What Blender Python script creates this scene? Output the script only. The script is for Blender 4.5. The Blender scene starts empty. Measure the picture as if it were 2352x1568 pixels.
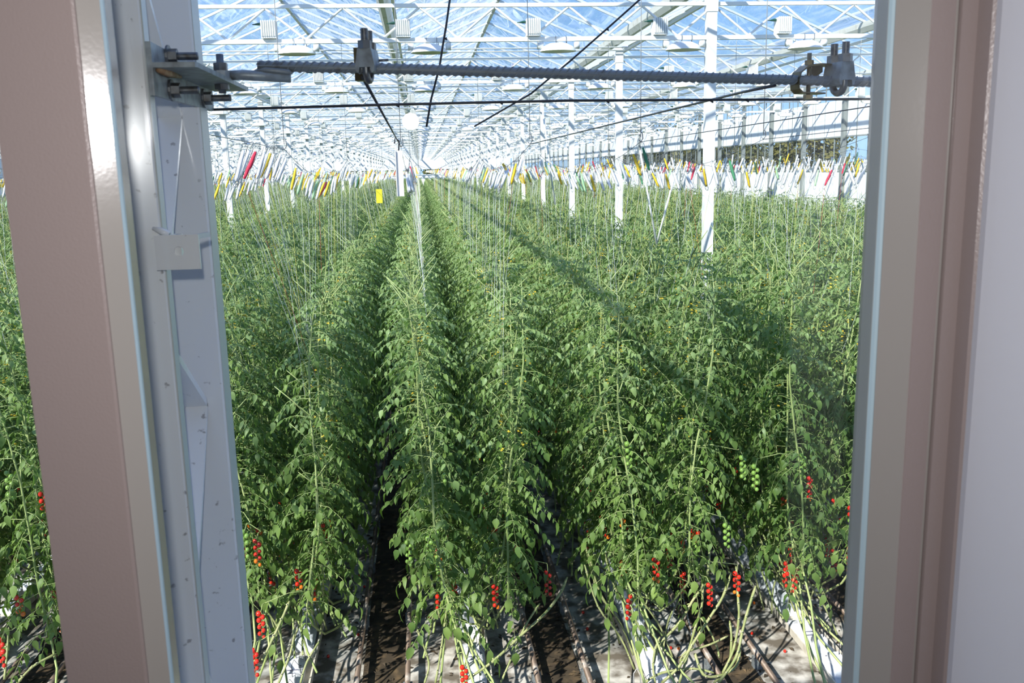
import bpy, math, random
from math import sin, cos, pi, radians
from mathutils import Vector, Matrix

# ------------------------------------------------------------------ camera, world, sun, exposure
S = bpy.context.scene
COL = S.collection
H = 4.45                                   # eye height above the greenhouse floor
# world axes written in camera coordinates (x right, y down, z forward)
FPX = 2060.0; CX, CY = 1176.0, 784.0
_d = Vector((253., 10767., FPX)).normalized()
_y = Vector((-211., -389., FPX)); _y -= _d * _y.dot(_d); _y.normalize()
_x = _y.cross(-_d)
ROWS = (_x, _y, -_d)
def ray(px, py):
    v = Vector(((px - CX) / FPX, (py - CY) / FPX, 1.0))
    return Vector((ROWS[0].dot(v), ROWS[1].dot(v), ROWS[2].dot(v)))
def at(px, py, Y):                         # world point on the plane y = Y
    r = ray(px, py); return Vector((0, 0, H)) + r * (Y / r.y)
cam_d = bpy.data.cameras.new('camera'); cam = bpy.data.objects.new('camera', cam_d); COL.objects.link(cam)
cam_d.sensor_width = 36; cam_d.lens = FPX / 2352 * 36; cam_d.clip_start = .05; cam_d.clip_end = 600
M = Matrix(((ROWS[0].x, -ROWS[0].y, -ROWS[0].z), (ROWS[1].x, -ROWS[1].y, -ROWS[1].z), (ROWS[2].x, -ROWS[2].y, -ROWS[2].z))).to_4x4()
M.translation = (0, 0, H); cam.matrix_world = M
cam_d.dof.use_dof = True; cam_d.dof.focus_distance = 5.0; cam_d.dof.aperture_fstop = 18
S.camera = cam
S.view_settings.view_transform = 'Standard'; S.view_settings.look = 'None'
S.view_settings.gamma = 1; S.view_settings.use_curve_mapping = False
S.view_settings.exposure = 0.5
S.cycles.transparent_max_bounces = 24
S.cycles.max_bounces = 7
S.cycles.caustics_reflective = False; S.cycles.caustics_refractive = False

w = bpy.data.worlds.new('sky'); S.world = w; w.use_nodes = True
nt = w.node_tree; nt.nodes.clear()
def N(t, typ, **kw):
    n = t.nodes.new(typ)
    for k, v in kw.items(): setattr(n, k, v)
    return n
out = N(nt, 'ShaderNodeOutputWorld'); bg = N(nt, 'ShaderNodeBackground')
tc = N(nt, 'ShaderNodeTexCoord'); sep = N(nt, 'ShaderNodeSeparateXYZ')
nt.links.new(tc.outputs['Generated'], sep.inputs[0])
cr = N(nt, 'ShaderNodeValToRGB'); nt.links.new(sep.outputs['Z'], cr.inputs[0])
cr.color_ramp.elements[0].position = 0.0; cr.color_ramp.elements[0].color = (.40, .62, .92, 1)
cr.color_ramp.elements[1].position = 0.7; cr.color_ramp.elements[1].color = (.10, .27, .78, 1)
e = cr.color_ramp.elements.new(.22); e.color = (.20, .44, .90, 1)
nz = N(nt, 'ShaderNodeTexNoise'); nz.inputs['Scale'].default_value = 2.3; nz.inputs['Detail'].default_value = 7; nz.inputs['Roughness'].default_value = .6
mp = N(nt, 'ShaderNodeMapping'); mp.inputs['Scale'].default_value = (1, 1, 3.2)
nt.links.new(tc.outputs['Generated'], mp.inputs[0]); nt.links.new(mp.outputs[0], nz.inputs['Vector'])
cl = N(nt, 'ShaderNodeValToRGB'); nt.links.new(nz.outputs['Fac'], cl.inputs[0])
cl.color_ramp.elements[0].position = .52; cl.color_ramp.elements[1].position = .74
mx = N(nt, 'ShaderNodeMix', data_type='RGBA'); nt.links.new(cl.outputs[0], mx.inputs[0])
nt.links.new(cr.outputs[0], mx.inputs[6]); mx.inputs[7].default_value = (.95, .97, 1, 1)
nt.links.new(mx.outputs[2], bg.inputs[0]); bg.inputs[1].default_value = 1.05
nt.links.new(bg.outputs[0], out.inputs[0])

sun_d = bpy.data.lights.new('sun', 'SUN'); sun = bpy.data.objects.new('sun', sun_d); COL.objects.link(sun)
sun_d.energy = 6.8; sun_d.angle = radians(.6); sun_d.color = (1, .955, .88)
sun.rotation_euler = Vector((.92, 1.0, -1.0)).to_track_quat('-Z', 'Y').to_euler(); sun.location = (-10, -10, 20)

fl_d = bpy.data.lights.new('camera_flash', 'AREA'); fl = bpy.data.objects.new('camera_flash', fl_d); COL.objects.link(fl)
fl_d.shape = 'DISK'; fl_d.size = .026; fl_d.energy = 4.2; fl_d.color = (1, .97, .97)
fl.location = (-.012, .0, H + .082); fl.rotation_euler = (radians(84), 0, radians(-4))

# ------------------------------------------------------------------ helpers
class MB:
    def __init__(s): s.v = []; s.f = []; s.m = []; s.sm = []
    def add(s, vs, fs, mi=0, smooth=False):
        b = len(s.v); s.v.extend([tuple(p) for p in vs])
        for f in fs: s.f.append(tuple(i + b for i in f)); s.m.append(mi); s.sm.append(smooth)
        return s
    def box(s, a, b, mi=0):
        x0, y0, z0 = a; x1, y1, z1 = b
        vs = [(x0,y0,z0),(x1,y0,z0),(x1,y1,z0),(x0,y1,z0),(x0,y0,z1),(x1,y0,z1),(x1,y1,z1),(x0,y1,z1)]
        return s.add(vs, [(0,3,2,1),(4,5,6,7),(0,1,5,4),(1,2,6,5),(2,3,7,6),(3,0,4,7)], mi)
    def prism(s, poly, z0, z1, mi=0):            # polygon in XY (ccw) from z0 to z1
        n = len(poly); vs = [(x, y, z0) for x, y in poly] + [(x, y, z1) for x, y in poly]
        fs = [tuple(range(n - 1, -1, -1)), tuple(range(n, 2 * n))] + [(i, (i + 1) % n, n + (i + 1) % n, n + i) for i in range(n)]
        return s.add(vs, fs, mi)
    def tube(s, pts, r, n=6, mi=0, cap=True, smooth=True, flat=None):
        pts = [Vector(p) for p in pts]; k = len(pts)
        rr = r if isinstance(r, (list, tuple)) else [r] * k
        vs = []; up = None
        for i, p in enumerate(pts):
            t = (pts[min(i + 1, k - 1)] - pts[max(i - 1, 0)])
            t = t.normalized() if t.length > 1e-9 else Vector((0, 0, 1))
            if up is None: up = Vector((0, 0, 1)) if abs(t.z) < .9 else Vector((0, 1, 0))
            a = t.cross(up).normalized(); b = a.cross(t).normalized()
            up = b
            for j in range(n):
                an = 2 * pi * (j + .5) / n
                vs.append(p + a * (cos(an) * rr[i]) + b * (sin(an) * rr[i] * (flat or 1)))
        fs = [(i * n + j, i * n + (j + 1) % n, (i + 1) * n + (j + 1) % n, (i + 1) * n + j) for i in range(k - 1) for j in range(n)]
        if cap: fs += [tuple(range(n - 1, -1, -1)), tuple((k - 1) * n + j for j in range(n))]
        return s.add(vs, fs, mi, smooth)
    def ball(s, c, r, mi=0, nu=8, nv=5, sq=1.0):
        c = Vector(c); vs = [c + Vector((0, 0, r * sq))]
        for i in range(1, nv):
            a = pi * i / nv
            for j in range(nu):
                b = 2 * pi * j / nu; vs.append(c + Vector((r * sin(a) * cos(b), r * sin(a) * sin(b), r * cos(a) * sq)))
        vs.append(c - Vector((0, 0, r * sq))); L = len(vs) - 1
        fs = [(0, 1 + j, 1 + (j + 1) % nu) for j in range(nu)]
        for i in range(nv - 2):
            for j in range(nu): fs.append((1 + i * nu + j, 1 + (i + 1) * nu + j, 1 + (i + 1) * nu + (j + 1) % nu, 1 + i * nu + (j + 1) % nu))
        fs += [(L, 1 + (nv - 2) * nu + (j + 1) % nu, 1 + (nv - 2) * nu + j) for j in range(nu)]
        return s.add(vs, fs, mi, True)
    def mesh(s, name, mats):
        me = bpy.data.meshes.new(name); me.from_pydata(s.v, [], s.f)
        for m in (mats if isinstance(mats, (list, tuple)) else [mats]): me.materials.append(m)
        me.polygons.foreach_set('material_index', s.m); me.polygons.foreach_set('use_smooth', s.sm)
        me.update(); return me
    def build(s, name, mats, parent=None, loc=None):
        return link(name, s.mesh(name, mats), parent, loc)
def link(name, me, parent=None, loc=None):
    o = bpy.data.objects.new(name, me); COL.objects.link(o)
    if parent is not None: o.parent = parent
    if loc is not None: o.location = loc
    return o
def tag(o, label=None, cat=None, group=None, kind=None):
    if label: o['label'] = label
    if cat: o['category'] = cat
    if group: o['group'] = group
    if kind: o['kind'] = kind
    return o
def empty(name, loc=(0, 0, 0), rz=0):
    o = bpy.data.objects.new(name, None); COL.objects.link(o); o.location = loc; o.rotation_euler = (0, 0, rz)
    o.empty_display_size = .05; return o
def dup(o, loc=None, rz=None, parent=None, label=None, group=None):
    c = o.copy(); COL.objects.link(c)
    if parent is not None: c.parent = parent
    if loc is not None: c.location = loc
    if rz is not None: c.rotation_euler = (0, 0, rz)
    if label: c['label'] = label
    if group: c['group'] = group
    for ch in list(KIDS.get(o.name, ())) : dup(ch, parent=c)
    return c
KIDS = {}
def register(o):                                   # remembers a prototype's tree so that copies are quick
    KIDS[o.name] = [c for c in o.children]
    for c in o.children: register(c)

# ------------------------------------------------------------------ materials
def mat(name, col, rough=.5, metal=0, spec=.5, noise=None, bump=None, coat=0, sheen=0):
    m = bpy.data.materials.new(name); m.use_nodes = True; t = m.node_tree
    p = t.nodes['Principled BSDF']; p.inputs['Roughness'].default_value = rough; p.inputs['Metallic'].default_value = metal
    p.inputs['Specular IOR Level'].default_value = spec; p.inputs['Coat Weight'].default_value = coat
    p.inputs['Base Color'].default_value = (*col, 1)
    if noise or bump:
        g = N(t, 'ShaderNodeTexCoord')
    if noise:                                     # (scale, second colour, low, high)
        sc, c2, lo, hi = noise
        n = N(t, 'ShaderNodeTexNoise'); n.inputs['Scale'].default_value = sc; n.inputs['Detail'].default_value = 5
        t.links.new(g.outputs['Object'], n.inputs['Vector'])
        r = N(t, 'ShaderNodeValToRGB'); r.color_ramp.elements[0].position = lo; r.color_ramp.elements[1].position = hi
        r.color_ramp.elements[0].color = (*col, 1); r.color_ramp.elements[1].color = (*c2, 1)
        t.links.new(n.outputs['Fac'], r.inputs[0]); t.links.new(r.outputs[0], p.inputs['Base Color'])
    if bump:
        n = N(t, 'ShaderNodeTexNoise'); n.inputs['Scale'].default_value = bump[0]
        t.links.new(g.outputs['Object'], n.inputs['Vector'])
        b = N(t, 'ShaderNodeBump'); b.inputs['Strength'].default_value = bump[1]; b.inputs['Distance'].default_value = bump[2]
        t.links.new(n.outputs['Fac'], b.inputs['Height']); t.links.new(b.outputs[0], p.inputs['Normal'])
    return m
def leafmat(name, c1, c2, trans=(.22, .42, .05), k=.3, rough=.42):
    m = bpy.data.materials.new(name); m.use_nodes = True; t = m.node_tree; t.nodes.clear()
    o = N(t, 'ShaderNodeOutputMaterial'); p = N(t, 'ShaderNodeBsdfPrincipled'); tr = N(t, 'ShaderNodeBsdfTranslucent'); mxs = N(t, 'ShaderNodeMixShader')
    p.inputs['Roughness'].default_value = rough; p.inputs['Specular IOR Level'].default_value = .32
    oi = N(t, 'ShaderNodeObjectInfo'); g = N(t, 'ShaderNodeTexCoord'); n = N(t, 'ShaderNodeTexNoise'); n.inputs['Scale'].default_value = 3.0
    t.links.new(g.outputs['Object'], n.inputs['Vector'])
    a = N(t, 'ShaderNodeMath', operation='MULTIPLY_ADD'); t.links.new(oi.outputs['Random'], a.inputs[0]); a.inputs[1].default_value = .35; t.links.new(n.outputs['Fac'], a.inputs[2])
    r = N(t, 'ShaderNodeValToRGB'); r.color_ramp.elements[0].position = .35; r.color_ramp.elements[1].position = .95
    r.color_ramp.elements[0].color = (*c1, 1); r.color_ramp.elements[1].color = (*c2, 1)
    t.links.new(a.outputs[0], r.inputs[0]); t.links.new(r.outputs[0], p.inputs['Base Color'])
    tr.inputs[0].default_value = (*trans, 1); mxs.inputs[0].default_value = k
    t.links.new(p.outputs[0], mxs.inputs[1]); t.links.new(tr.outputs[0], mxs.inputs[2]); t.links.new(mxs.outputs[0], o.inputs[0])
    return m
def glassmat(name, tint=(.93, .97, .97), grime_glare=None, ior=1.45, rough=.0):
    """thin clear sheet: straight-through light, a mirror reflection after Fresnel, and white streaks, part dried grime, part painted-in bright reflections, where dirt is set"""
    m = bpy.data.materials.new(name); m.use_nodes = True; t = m.node_tree; t.nodes.clear()
    o = N(t, 'ShaderNodeOutputMaterial'); tr = N(t, 'ShaderNodeBsdfTransparent'); tr.inputs[0].default_value = (*tint, 1)
    gl = N(t, 'ShaderNodeBsdfGlossy'); gl.inputs['Roughness'].default_value = rough
    fr = N(t, 'ShaderNodeFresnel'); gb = N(t, 'ShaderNodeNewGeometry'); ma = N(t, 'ShaderNodeMath', operation='MULTIPLY_ADD')   # same thin sheet from either side
    t.links.new(gb.outputs['Backfacing'], ma.inputs[0]); ma.inputs[1].default_value = 1 / ior - ior; ma.inputs[2].default_value = ior; t.links.new(ma.outputs[0], fr.inputs[0])
    a = N(t, 'ShaderNodeMixShader'); t.links.new(fr.outputs[0], a.inputs[0]); t.links.new(tr.outputs[0], a.inputs[1]); t.links.new(gl.outputs[0], a.inputs[2])
    last = a
    if grime_glare:
        g = N(t, 'ShaderNodeNewGeometry'); mpn = N(t, 'ShaderNodeMapping'); mpn.inputs['Scale'].default_value = grime_glare[0]
        n = N(t, 'ShaderNodeTexNoise'); n.inputs['Scale'].default_value = grime_glare[1]; n.inputs['Detail'].default_value = 8; n.inputs['Roughness'].default_value = .62
        t.links.new(g.outputs['Position'], mpn.inputs[0]); t.links.new(mpn.outputs[0], n.inputs['Vector'])
        r = N(t, 'ShaderNodeValToRGB'); r.color_ramp.elements[0].position = grime_glare[2]; r.color_ramp.elements[1].position = grime_glare[3]
        r.color_ramp.elements[0].color = (grime_glare[4],) * 3 + (1,); r.color_ramp.elements[1].color = (grime_glare[5],) * 3 + (1,)
        t.links.new(n.outputs['Fac'], r.inputs[0])
        df = N(t, 'ShaderNodeBsdfTranslucent'); df.inputs[0].default_value = (.85, .88, .9, 1)
        b = N(t, 'ShaderNodeMixShader'); t.links.new(r.outputs[0], b.inputs[0]); t.links.new(a.outputs[0], b.inputs[1]); t.links.new(df.outputs[0], b.inputs[2]); last = b
    t.links.new(last.outputs[0], o.inputs[0]); return m

WHITE = mat('white_painted_steel', (.80, .80, .78), .45, noise=(3, (.72, .72, .69), .5, .75))
WHITEG = mat('white_girder_steel', (.84, .84, .80), .5)
ALU = mat('aluminium_profile', (.74, .75, .74), .38, .3)
GUTTER = mat('weathered_aluminium_gutter', (.80, .79, .72), .5, 0, noise=(6, (.50, .46, .34), .55, .8))
COLP = mat('pale_grey_enamel', (.70, .71, .72), .17, 0, .5, noise=(70, (.34, .33, .33), .66, .72), coat=.3)
COLS = mat('pale_olive_enamel', (.47, .51, .50), .3)
PINK = mat('taupe_enamel_frame', (.30, .245, .235), .33, 0, .5, bump=(420, .12, .002))
PINKS = mat('taupe_enamel_satin', (.33, .31, .29), .14, 0, .55, bump=(300, .035, .001))
BLUEG = mat('pale_blue_glazing_seal', (.42, .56, .63), .5)
GREYS = mat('grey_frame_strip', (.30, .32, .32), .35)
BLACKR = mat('dark_gap_seal', (.012, .009, .01), .8)
PLASTER = mat('white_wall_paint', (.66, .66, .70), .65, bump=(90, .05, .002))
GALV = mat('galvanised_steel', (.30, .34, .36), .48, .45, noise=(60, (.16, .17, .175), .4, .7))
GALVD = mat('dull_zinc_bolt', (.17, .18, .19), .42, .8, noise=(90, (.10, .09, .08), .45, .7))
REBAR = mat('zinc_coated_rebar', (.21, .24, .26), .5, .35, noise=(50, (.10, .09, .08), .6, .8))
BRASSY = mat('yellow_passivated_steel', (.20, .16, .08), .3, .85, noise=(40, (.10, .08, .05), .4, .65))
RUST = mat('rust_stain', (.22, .12, .06), .8, noise=(80, (.35, .28, .18), .4, .6))
CABLE = mat('black_cable', (.02, .02, .025), .45)
WIRE = mat('steel_wire', (.20, .20, .21), .4, .7)
RODM = mat('pale_hanger_wire', (.45, .45, .43), .5, .3)
LAMPW = mat('white_lamp_housing', (.82, .82, .78), .4)
LAMPG = mat('lamp_reflector_inside', (.42, .45, .40), .3, .4)
PLUG = mat('dark_green_plug', (.01, .07, .05), .4)
STEM = leafmat('tomato_stem', (.26, .34, .11), (.46, .52, .22), (.3, .4, .1), .12, .5)
STEMO = mat('old_woody_stem', (.20, .24, .08), .6, noise=(9, (.36, .36, .17), .35, .7))
LEAFM = leafmat('tomato_leaf', (.052, .110, .024), (.180, .262, .062), k=.24, rough=.52)
YOUNG = leafmat('young_leaf', (.17, .26, .085), (.27, .36, .14), (.3, .5, .08), .3)
FLOW = mat('yellow_blossom', (.72, .50, .03), .6)
TRED = mat('ripe_tomato_skin', (.62, .022, .008), .12, coat=.5)
TORG = mat('orange_tomato_skin', (.75, .17, .01), .14, coat=.5)
TGRN = mat('green_tomato_skin', (.20, .33, .06), .16, coat=.4)
FABRIC = None
SLABW = mat('white_plastic_film', (.72, .74, .78), .32, noise=(7, (.60, .62, .68), .4, .7), bump=(14, .8, .02))
SLABP = mat('dark_print_on_film', (.10, .10, .16), .5)
GUTW = mat('white_growing_gutter', (.62, .58, .50), .45, noise=(8, (.42, .36, .28), .5, .8))
RAILM = mat('worn_pipe_rail', (.16, .115, .085), .5, .3, noise=(5, (.50, .45, .40), .52, .70))
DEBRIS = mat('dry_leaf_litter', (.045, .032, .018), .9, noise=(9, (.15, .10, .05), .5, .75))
WINDY = mat('yellow_twine', (.78, .52, .03), .7)
WINDW = mat('white_twine', (.82, .82, .82), .7)
WINDR = mat('red_twine', (.62, .03, .07), .7)
WINDG = mat('green_twine', (.05, .22, .10), .7)
WINDP = mat('pale_green_twine', (.42, .66, .36), .7)
CARD = mat('yellow_card', (.75, .65, .03), .6)
PANELW = mat('white_side_screen', (.86, .87, .88), .6)
POSTG = mat('grey_side_post', (.24, .26, .25), .5)
BARK = mat('tree_bark', (.12, .09, .06), .9)
TREEL = leafmat('tree_leaf', (.06, .075, .02), (.19, .17, .04), (.16, .17, .03), .3)
EARTH = mat('outside_ground', (.16, .17, .08), .95)
PANEG = glassmat('window_glass', (.965, .975, .97), None)
ROOFG = glassmat('greenhouse_glass', (.90, .95, .97), ((3.5, .45, 3.0), 2.4, .48, .76, .05, .42), 1.35)  # streak noise is grime plus bright reflections painted into the roof panes
SIDEG = glassmat('side_glass', (.95, .97, .98), None, 1.18)

# ------------------------------------------------------------------ the building the picture is taken from
def struct(name, b, m, parent=None, loc=None):
    o = b.build(name, m, parent, loc)
    if parent is None: o['kind'] = 'structure'
    return o
ZT, ZB = H + .62, H - .85                       # window head and sill
wf = MB()
wf.box((-6, .70, 0), (-1.25, .80, H + 1.6)); wf.box((.458, .70, 0), (6, .80, H + 1.6))
wf.box((-1.25, .70, ZT), (.458, .80, H + 1.6)); wf.box((-1.25, .70, 0), (.458, .80, ZB))
struct('wall_front', wf, PLASTER)
rv = MB()                                       # the plastered reveal beside the window, its arris rounded
poly = [(.4565, .700), (.4545, .690), (.4555, .680), (.470, .55), (.50, .36), (2.2, .36), (2.2, .700)]
rv.prism(list(reversed(poly)), H - 1.75, H + 1.25)
struct('wall_reveal_right', rv, PLASTER)
struct('wall_left', MB().box((-3.1, -3.0, H - 1.75), (-3.0, .70, H + 1.25)), PLASTER)
struct('wall_right', MB().box((2.2, -3.0, H - 1.75), (2.3, .70, H + 1.25)), PLASTER)
struct('wall_back', MB().box((-3.1, -3.1, H - 1.75), (2.3, -3.0, H + 1.25)), PLASTER)
struct('ceiling', MB().box((-3.1, -3.1, H + 1.25), (2.3, .70, H + 1.35)), PLASTER)
struct('floor', MB().box((-3.1, -3.1, H - 1.85), (2.3, .70, H - 1.75)), mat('office_carpet', (.20, .19, .18), .9))

win = empty('window_1', (0, 0, 0)); win['kind'] = 'structure'
# mullion: taupe face, glossy side, pale seal, outer strip (cross sections in plan, metres)
mu = MB()
mu.prism([(-.303, .700), (-.2425, .700), (-.2405, .7010), (-.2402, .7030), (-.2402, .708), (-.303, .708)], ZB, ZT)
mu.build('mullion_face', PINK, win)
MB().prism([(-.300, .708), (-.2405, .7030), (-.2252, .7082), (-.2252, .735), (-.300, .735)], ZB, ZT).build('mullion_side', PINKS, win)
MB().prism([(-.246, .735), (-.2252, .7085), (-.2240, .7115), (-.2240, .7150), (-.2385, .7600), (-.246, .760)], ZB, ZT).build('glazing_seal', BLUEG, win)
MB().prism([(-.250, .758), (-.2385, .758), (-.2362, .7620), (-.2380, .777), (-.250, .777)], ZB, ZT).build('outer_strip', GREYS, win)
# right-hand sash and frame
MB().prism([(.3900, .762), (.3906, .7450), (.450, .7450), (.450, .801), (.412, .801)], ZB, ZT).build('outer_strip', GREYS, win)
MB().prism([(.3908, .7455), (.3930, .7425), (.3950, .7418), (.40, .7422), (.40, .7465), (.3908, .7465)], ZB, ZT).build('glazing_seal', BLUEG, win)
MB().prism([(.3948, .7402), (.4165, .7250), (.440, .7250), (.440, .790), (.402, .790), (.396, .745)], ZB, ZT).build('sash_side', PINKS, win)
MB().prism([(.4165, .7275), (.4168, .7252), (.418, .724), (.4375, .724), (.4385, .726), (.4385, .7275)], ZB, ZT).build('sash_face', PINK, win)
MB().prism([(.4372, .727), (.4405, .727), (.4405, .745), (.4372, .745)], ZB, ZT).build('sash_gap_seal', BLACKR, win)
MB().prism([(.4405, .722), (.4408, .7205), (.454, .7200), (.455, .703), (.4575, .701), (.4595, .703), (.4595, .745), (.4405, .745)], ZB, ZT).build('fixed_frame', PINK, win)
MB().prism([(-.2366, .7628), (.3925, .7628), (.3925, .7668), (-.2366, .7668)], ZB + .02, ZT - .02).build('pane', PANEG, win)
MB().prism([(-1.20, .7628), (-.302, .7628), (-.302, .7668), (-1.20, .7668)], ZB + .02, ZT - .02).build('pane', PANEG, win)
MB().prism([(-1.25, .70), (-1.20, .70), (-1.20, .78), (-1.25, .78)], ZB, ZT).build('window_frame', PINK, win)
MB().box((-1.25, .70, ZT - .05), (.458, .78, ZT)).build('window_head', PINK, win)
MB().box((-1.25, .66, ZB), (.458, .78, ZB + .05)).build('window_sill', PINK, win)

# ------------------------------------------------------------------ greenhouse shell
PITCH, XC = 1.56, .30                           # crop row spacing, centre of the row just right of the camera
G0 = 10.75                                      # first girder in view
BAY, XG = 7.72, 3.47
YEND = 113.0; XL, XR = -27.5, 11.2
hz = lambda h: H + h
def ground_mat():
    m = bpy.data.materials.new('white_ground_cover'); m.use_nodes = True; t = m.node_tree; p = t.nodes['Principled BSDF']
    p.inputs['Roughness'].default_value = .7
    g = N(t, 'ShaderNodeTexCoord'); n = N(t, 'ShaderNodeTexNoise'); n.inputs['Scale'].default_value = 5; n.inputs['Detail'].default_value = 8
    t.links.new(g.outputs['Object'], n.inputs['Vector'])
    r = N(t, 'ShaderNodeValToRGB'); r.color_ramp.elements[0].position = .42; r.color_ramp.elements[1].position = .62
    r.color_ramp.elements[0].color = (.14, .12, .095, 1); r.color_ramp.elements[1].color = (.58, .56, .52, 1)
    t.links.new(n.outputs['Fac'], r.inputs[0]); t.links.new(r.outputs[0], p.inputs['Base Color']); return m
struct('floor', MB().box((XL - 1, .82, -.05), (XR, YEND + 1, 0)), ground_mat())
struct('ground', MB().box((XR, -20, -.3), (140, 200, -.25)), EARTH)

# posts
posts = []
pm = {}
def post(x, y, label, group=None):
    if 'p' not in pm:
        b = MB().box((-.058, -.05, 0), (.058, .05, H + 2.02)); pm['p'] = b.mesh('post', WHITE)
        pm['plate'] = MB().box((-.066, -.058, H + 1.76), (.066, .058, H + 1.98)).mesh('fixing_plate', WHITEG)
        pm['foot'] = MB().box((-.12, -.12, 0), (.12, .12, .12)).mesh('concrete_foot', mat('concrete', (.45, .43, .40), .9))
    e = empty('steel_post', (x, y, 0)); link('upright', pm['p'], e)
    if y < 50: link('fixing_plate', pm['plate'], e)
    if y < 20: link('concrete_foot', pm['foot'], e)
    tag(e, label, 'post', group)
n_line = int((YEND - G0) / 5) + 1
ordn = ['largest', 'second largest', 'third', 'fourth', 'fifth']
for i in range(n_line):
    y = G0 + 5 * i
    if i < 5: post(XG, y, 'white steel post right of the central path, %s of its line' % (['the near and widest', 'second from the window', 'third from the window', 'fourth from the window', 'fifth from the window'][i]), 'posts right of the central path')
    else: post(XG, y, 'white steel post far down the line right of the central path', 'distant posts right of the central path')
    for k in (-1, -2, -3):
        x = XG + BAY * k
        if x / y < -.62: continue
        if k == -1:
            post(x, y, 'white steel post in the first line left of the path, %s' % ('near end' if i < 6 else 'far end'), 'posts of the first line left of the path, %s' % ('near end' if i < 6 else 'far end'))
        else:
            post(x, y, 'white steel post in the %s line left of the path' % ('second' if k == -2 else 'third'), 'posts of the %s line left' % ('second' if k == -2 else 'third'))

# lattice girders
HB, HT = 1.475, 1.852
bot_m = MB().box((XL, -.025, -.024), (XR - .1, .025, .024)).mesh('bottom_chord', WHITEG)
top_m = MB().box((XL, -.02, HT - HB - .02), (XR - .1, .02, HT - HB + .02)).mesh('top_chord', WHITEG)
dx = BAY / 9 / 2
def brace_mesh(s): 
    return MB().tube([(0, 0, .02), (s * dx, 0, HT - HB - .02)], .0145, 5, cap=False).mesh('brace', WHITEG)
BR = (brace_mesh(1), brace_mesh(-1))
x00 = -1.22
all_x = [x00 + 2 * dx * j for j in range(int((XL - x00) / (2 * dx)), int((XR - x00) / (2 * dx)))]
far_b = MB()
for x in all_x:
    for sg in (1, -1): far_b.tube([(x, 0, .02), (x + sg * dx, 0, HT - HB - .02)], .0145, 4, cap=False)
far_bm = far_b.mesh('braces', WHITEG)
near_rest = MB()
for x in all_x:
    if x < -5:
        for sg in (1, -1): near_rest.tube([(x, 0, .02), (x + sg * dx, 0, HT - HB - .02)], .0145, 4, cap=False)
near_rest = near_rest.mesh('braces', WHITEG)
pip = MB()
for zz in (HT - HB + .10, HT - HB + .15): pip.tube([(XL, -.12, zz), (XR - .1, -.12, zz)], .012, 5)
pip = pip.mesh('cable_pipe', WHITEG)
scr = MB().tube([(XL, .09, HT - HB - .10), (XR - .2, .09, HT - HB - .10)], .045, 6, flat=.6).mesh('folded_screen', PANELW)
glab = ['white lattice girder across the top edge, first beyond the window', 'white lattice girder second from the window, its lamps above the ribbed bar', 'white lattice girder third from the window, behind the ribbed bar', 'white lattice girder fourth from the window']
girders = []
for i in range(-1, n_line):
    y = G0 + 5 * i; e = empty('lattice_girder', (0, y, hz(HB)))
    link('bottom_chord', bot_m, e); link('top_chord', top_m, e)
    if i > 0: link('cable_pipe', pip, e)
    if i > 1: link('folded_screen', scr, e)
    if 0 <= i < 4:
        for x in all_x:
            if x >= -5:
                for q in (0, 1): link('brace', BR[q], e, (x, 0, 0))
        tag(link('braces', near_rest, e), kind='stuff')
    else: tag(link('braces', far_bm, e), kind='stuff')
    if i < 0: tag(e, 'white lattice girder overhead just outside the window', 'girder')
    elif i < 4: tag(e, glab[i], 'girder', 'lattice girders across the greenhouse')
    else: tag(e, 'white lattice girder in the dense far part of the roof', 'girder', 'far lattice girders')

# roof: gutters, ridges, glazing bars, panes
HG, HR = 2.12, 3.05
roof = empty('roof', (0, 0, 0)); roof['kind'] = 'structure'
half = BAY / 4
gx = [XG + BAY / 2 * k for k in range(-8, 3)]
for k, x in enumerate(gx):
    b = MB(); p = [(-.09, .10), (-.075, .02), (-.03, -.05), (.03, -.05), (.075, .02), (.09, .10), (.07, .10), (.05, .03), (-.05, .03), (-.07, .10)]
    vs = [(x + a, yy, hz(HG) + c) for yy in (.85, YEND) for a, c in p]; n = len(p)
    b.add(vs, [(i, (i + 1) % n, n + (i + 1) % n, n + i) for i in range(n)])
    b.build('gutter', GUTTER, roof)
    MB().box((x + .13, .85, hz(HG) - .16), (x + .17, YEND, hz(HG) - .12)).build('longitudinal_pipe', WHITEG, roof)
    if k < len(gx):
        xr = x + half
        if xr < XR + 1: MB().box((xr - .03, .85, hz(HR) - .03), (xr + .03, YEND, hz(HR) + .03)).build('ridge', ALU, roof)
barm = {}
for s in (1, -1):
    b = MB(); a = Vector((s * half, 0, HG + .1 - HR)); nrm = Vector((-a.z * s, 0, abs(a.x))).normalized() * .03
    b.add([Vector((0, -.014, 0)) + nrm * 0, Vector((0, .014, 0)), a + Vector((0, .014, 0)), a + Vector((0, -.014, 0)),
           Vector((0, -.014, -.04)), Vector((0, .014, -.04)), a + Vector((0, .014, -.04)), a + Vector((0, -.014, -.04))],
          [(0, 1, 2, 3), (7, 6, 5, 4), (0, 3, 7, 4), (1, 5, 6, 2), (0, 4, 5, 1), (3, 2, 6, 7)])
    barm[s] = b.mesh('glazing_bar', ALU)
PW = 1.25
pane_m = {}
for s in (1, -1):
    a = Vector((s * half, 0, HG + .1 - HR))
    b = MB(); t_ = Vector((0, 0, .004)); v = [Vector((0, .012, .012)), Vector((0, PW - .012, .012)), a + Vector((0, PW - .012, .012)), a + Vector((0, .012, .012))]
    b.add(v, [(0, 1, 2, 3)]); pane_m[s] = b.mesh('pane', ROOFG)
rest_bar = MB(); rest_pane = MB(); ncount = 0
ridges = [x + half for x in gx if x + half < XR + .5]
cand = []
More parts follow.
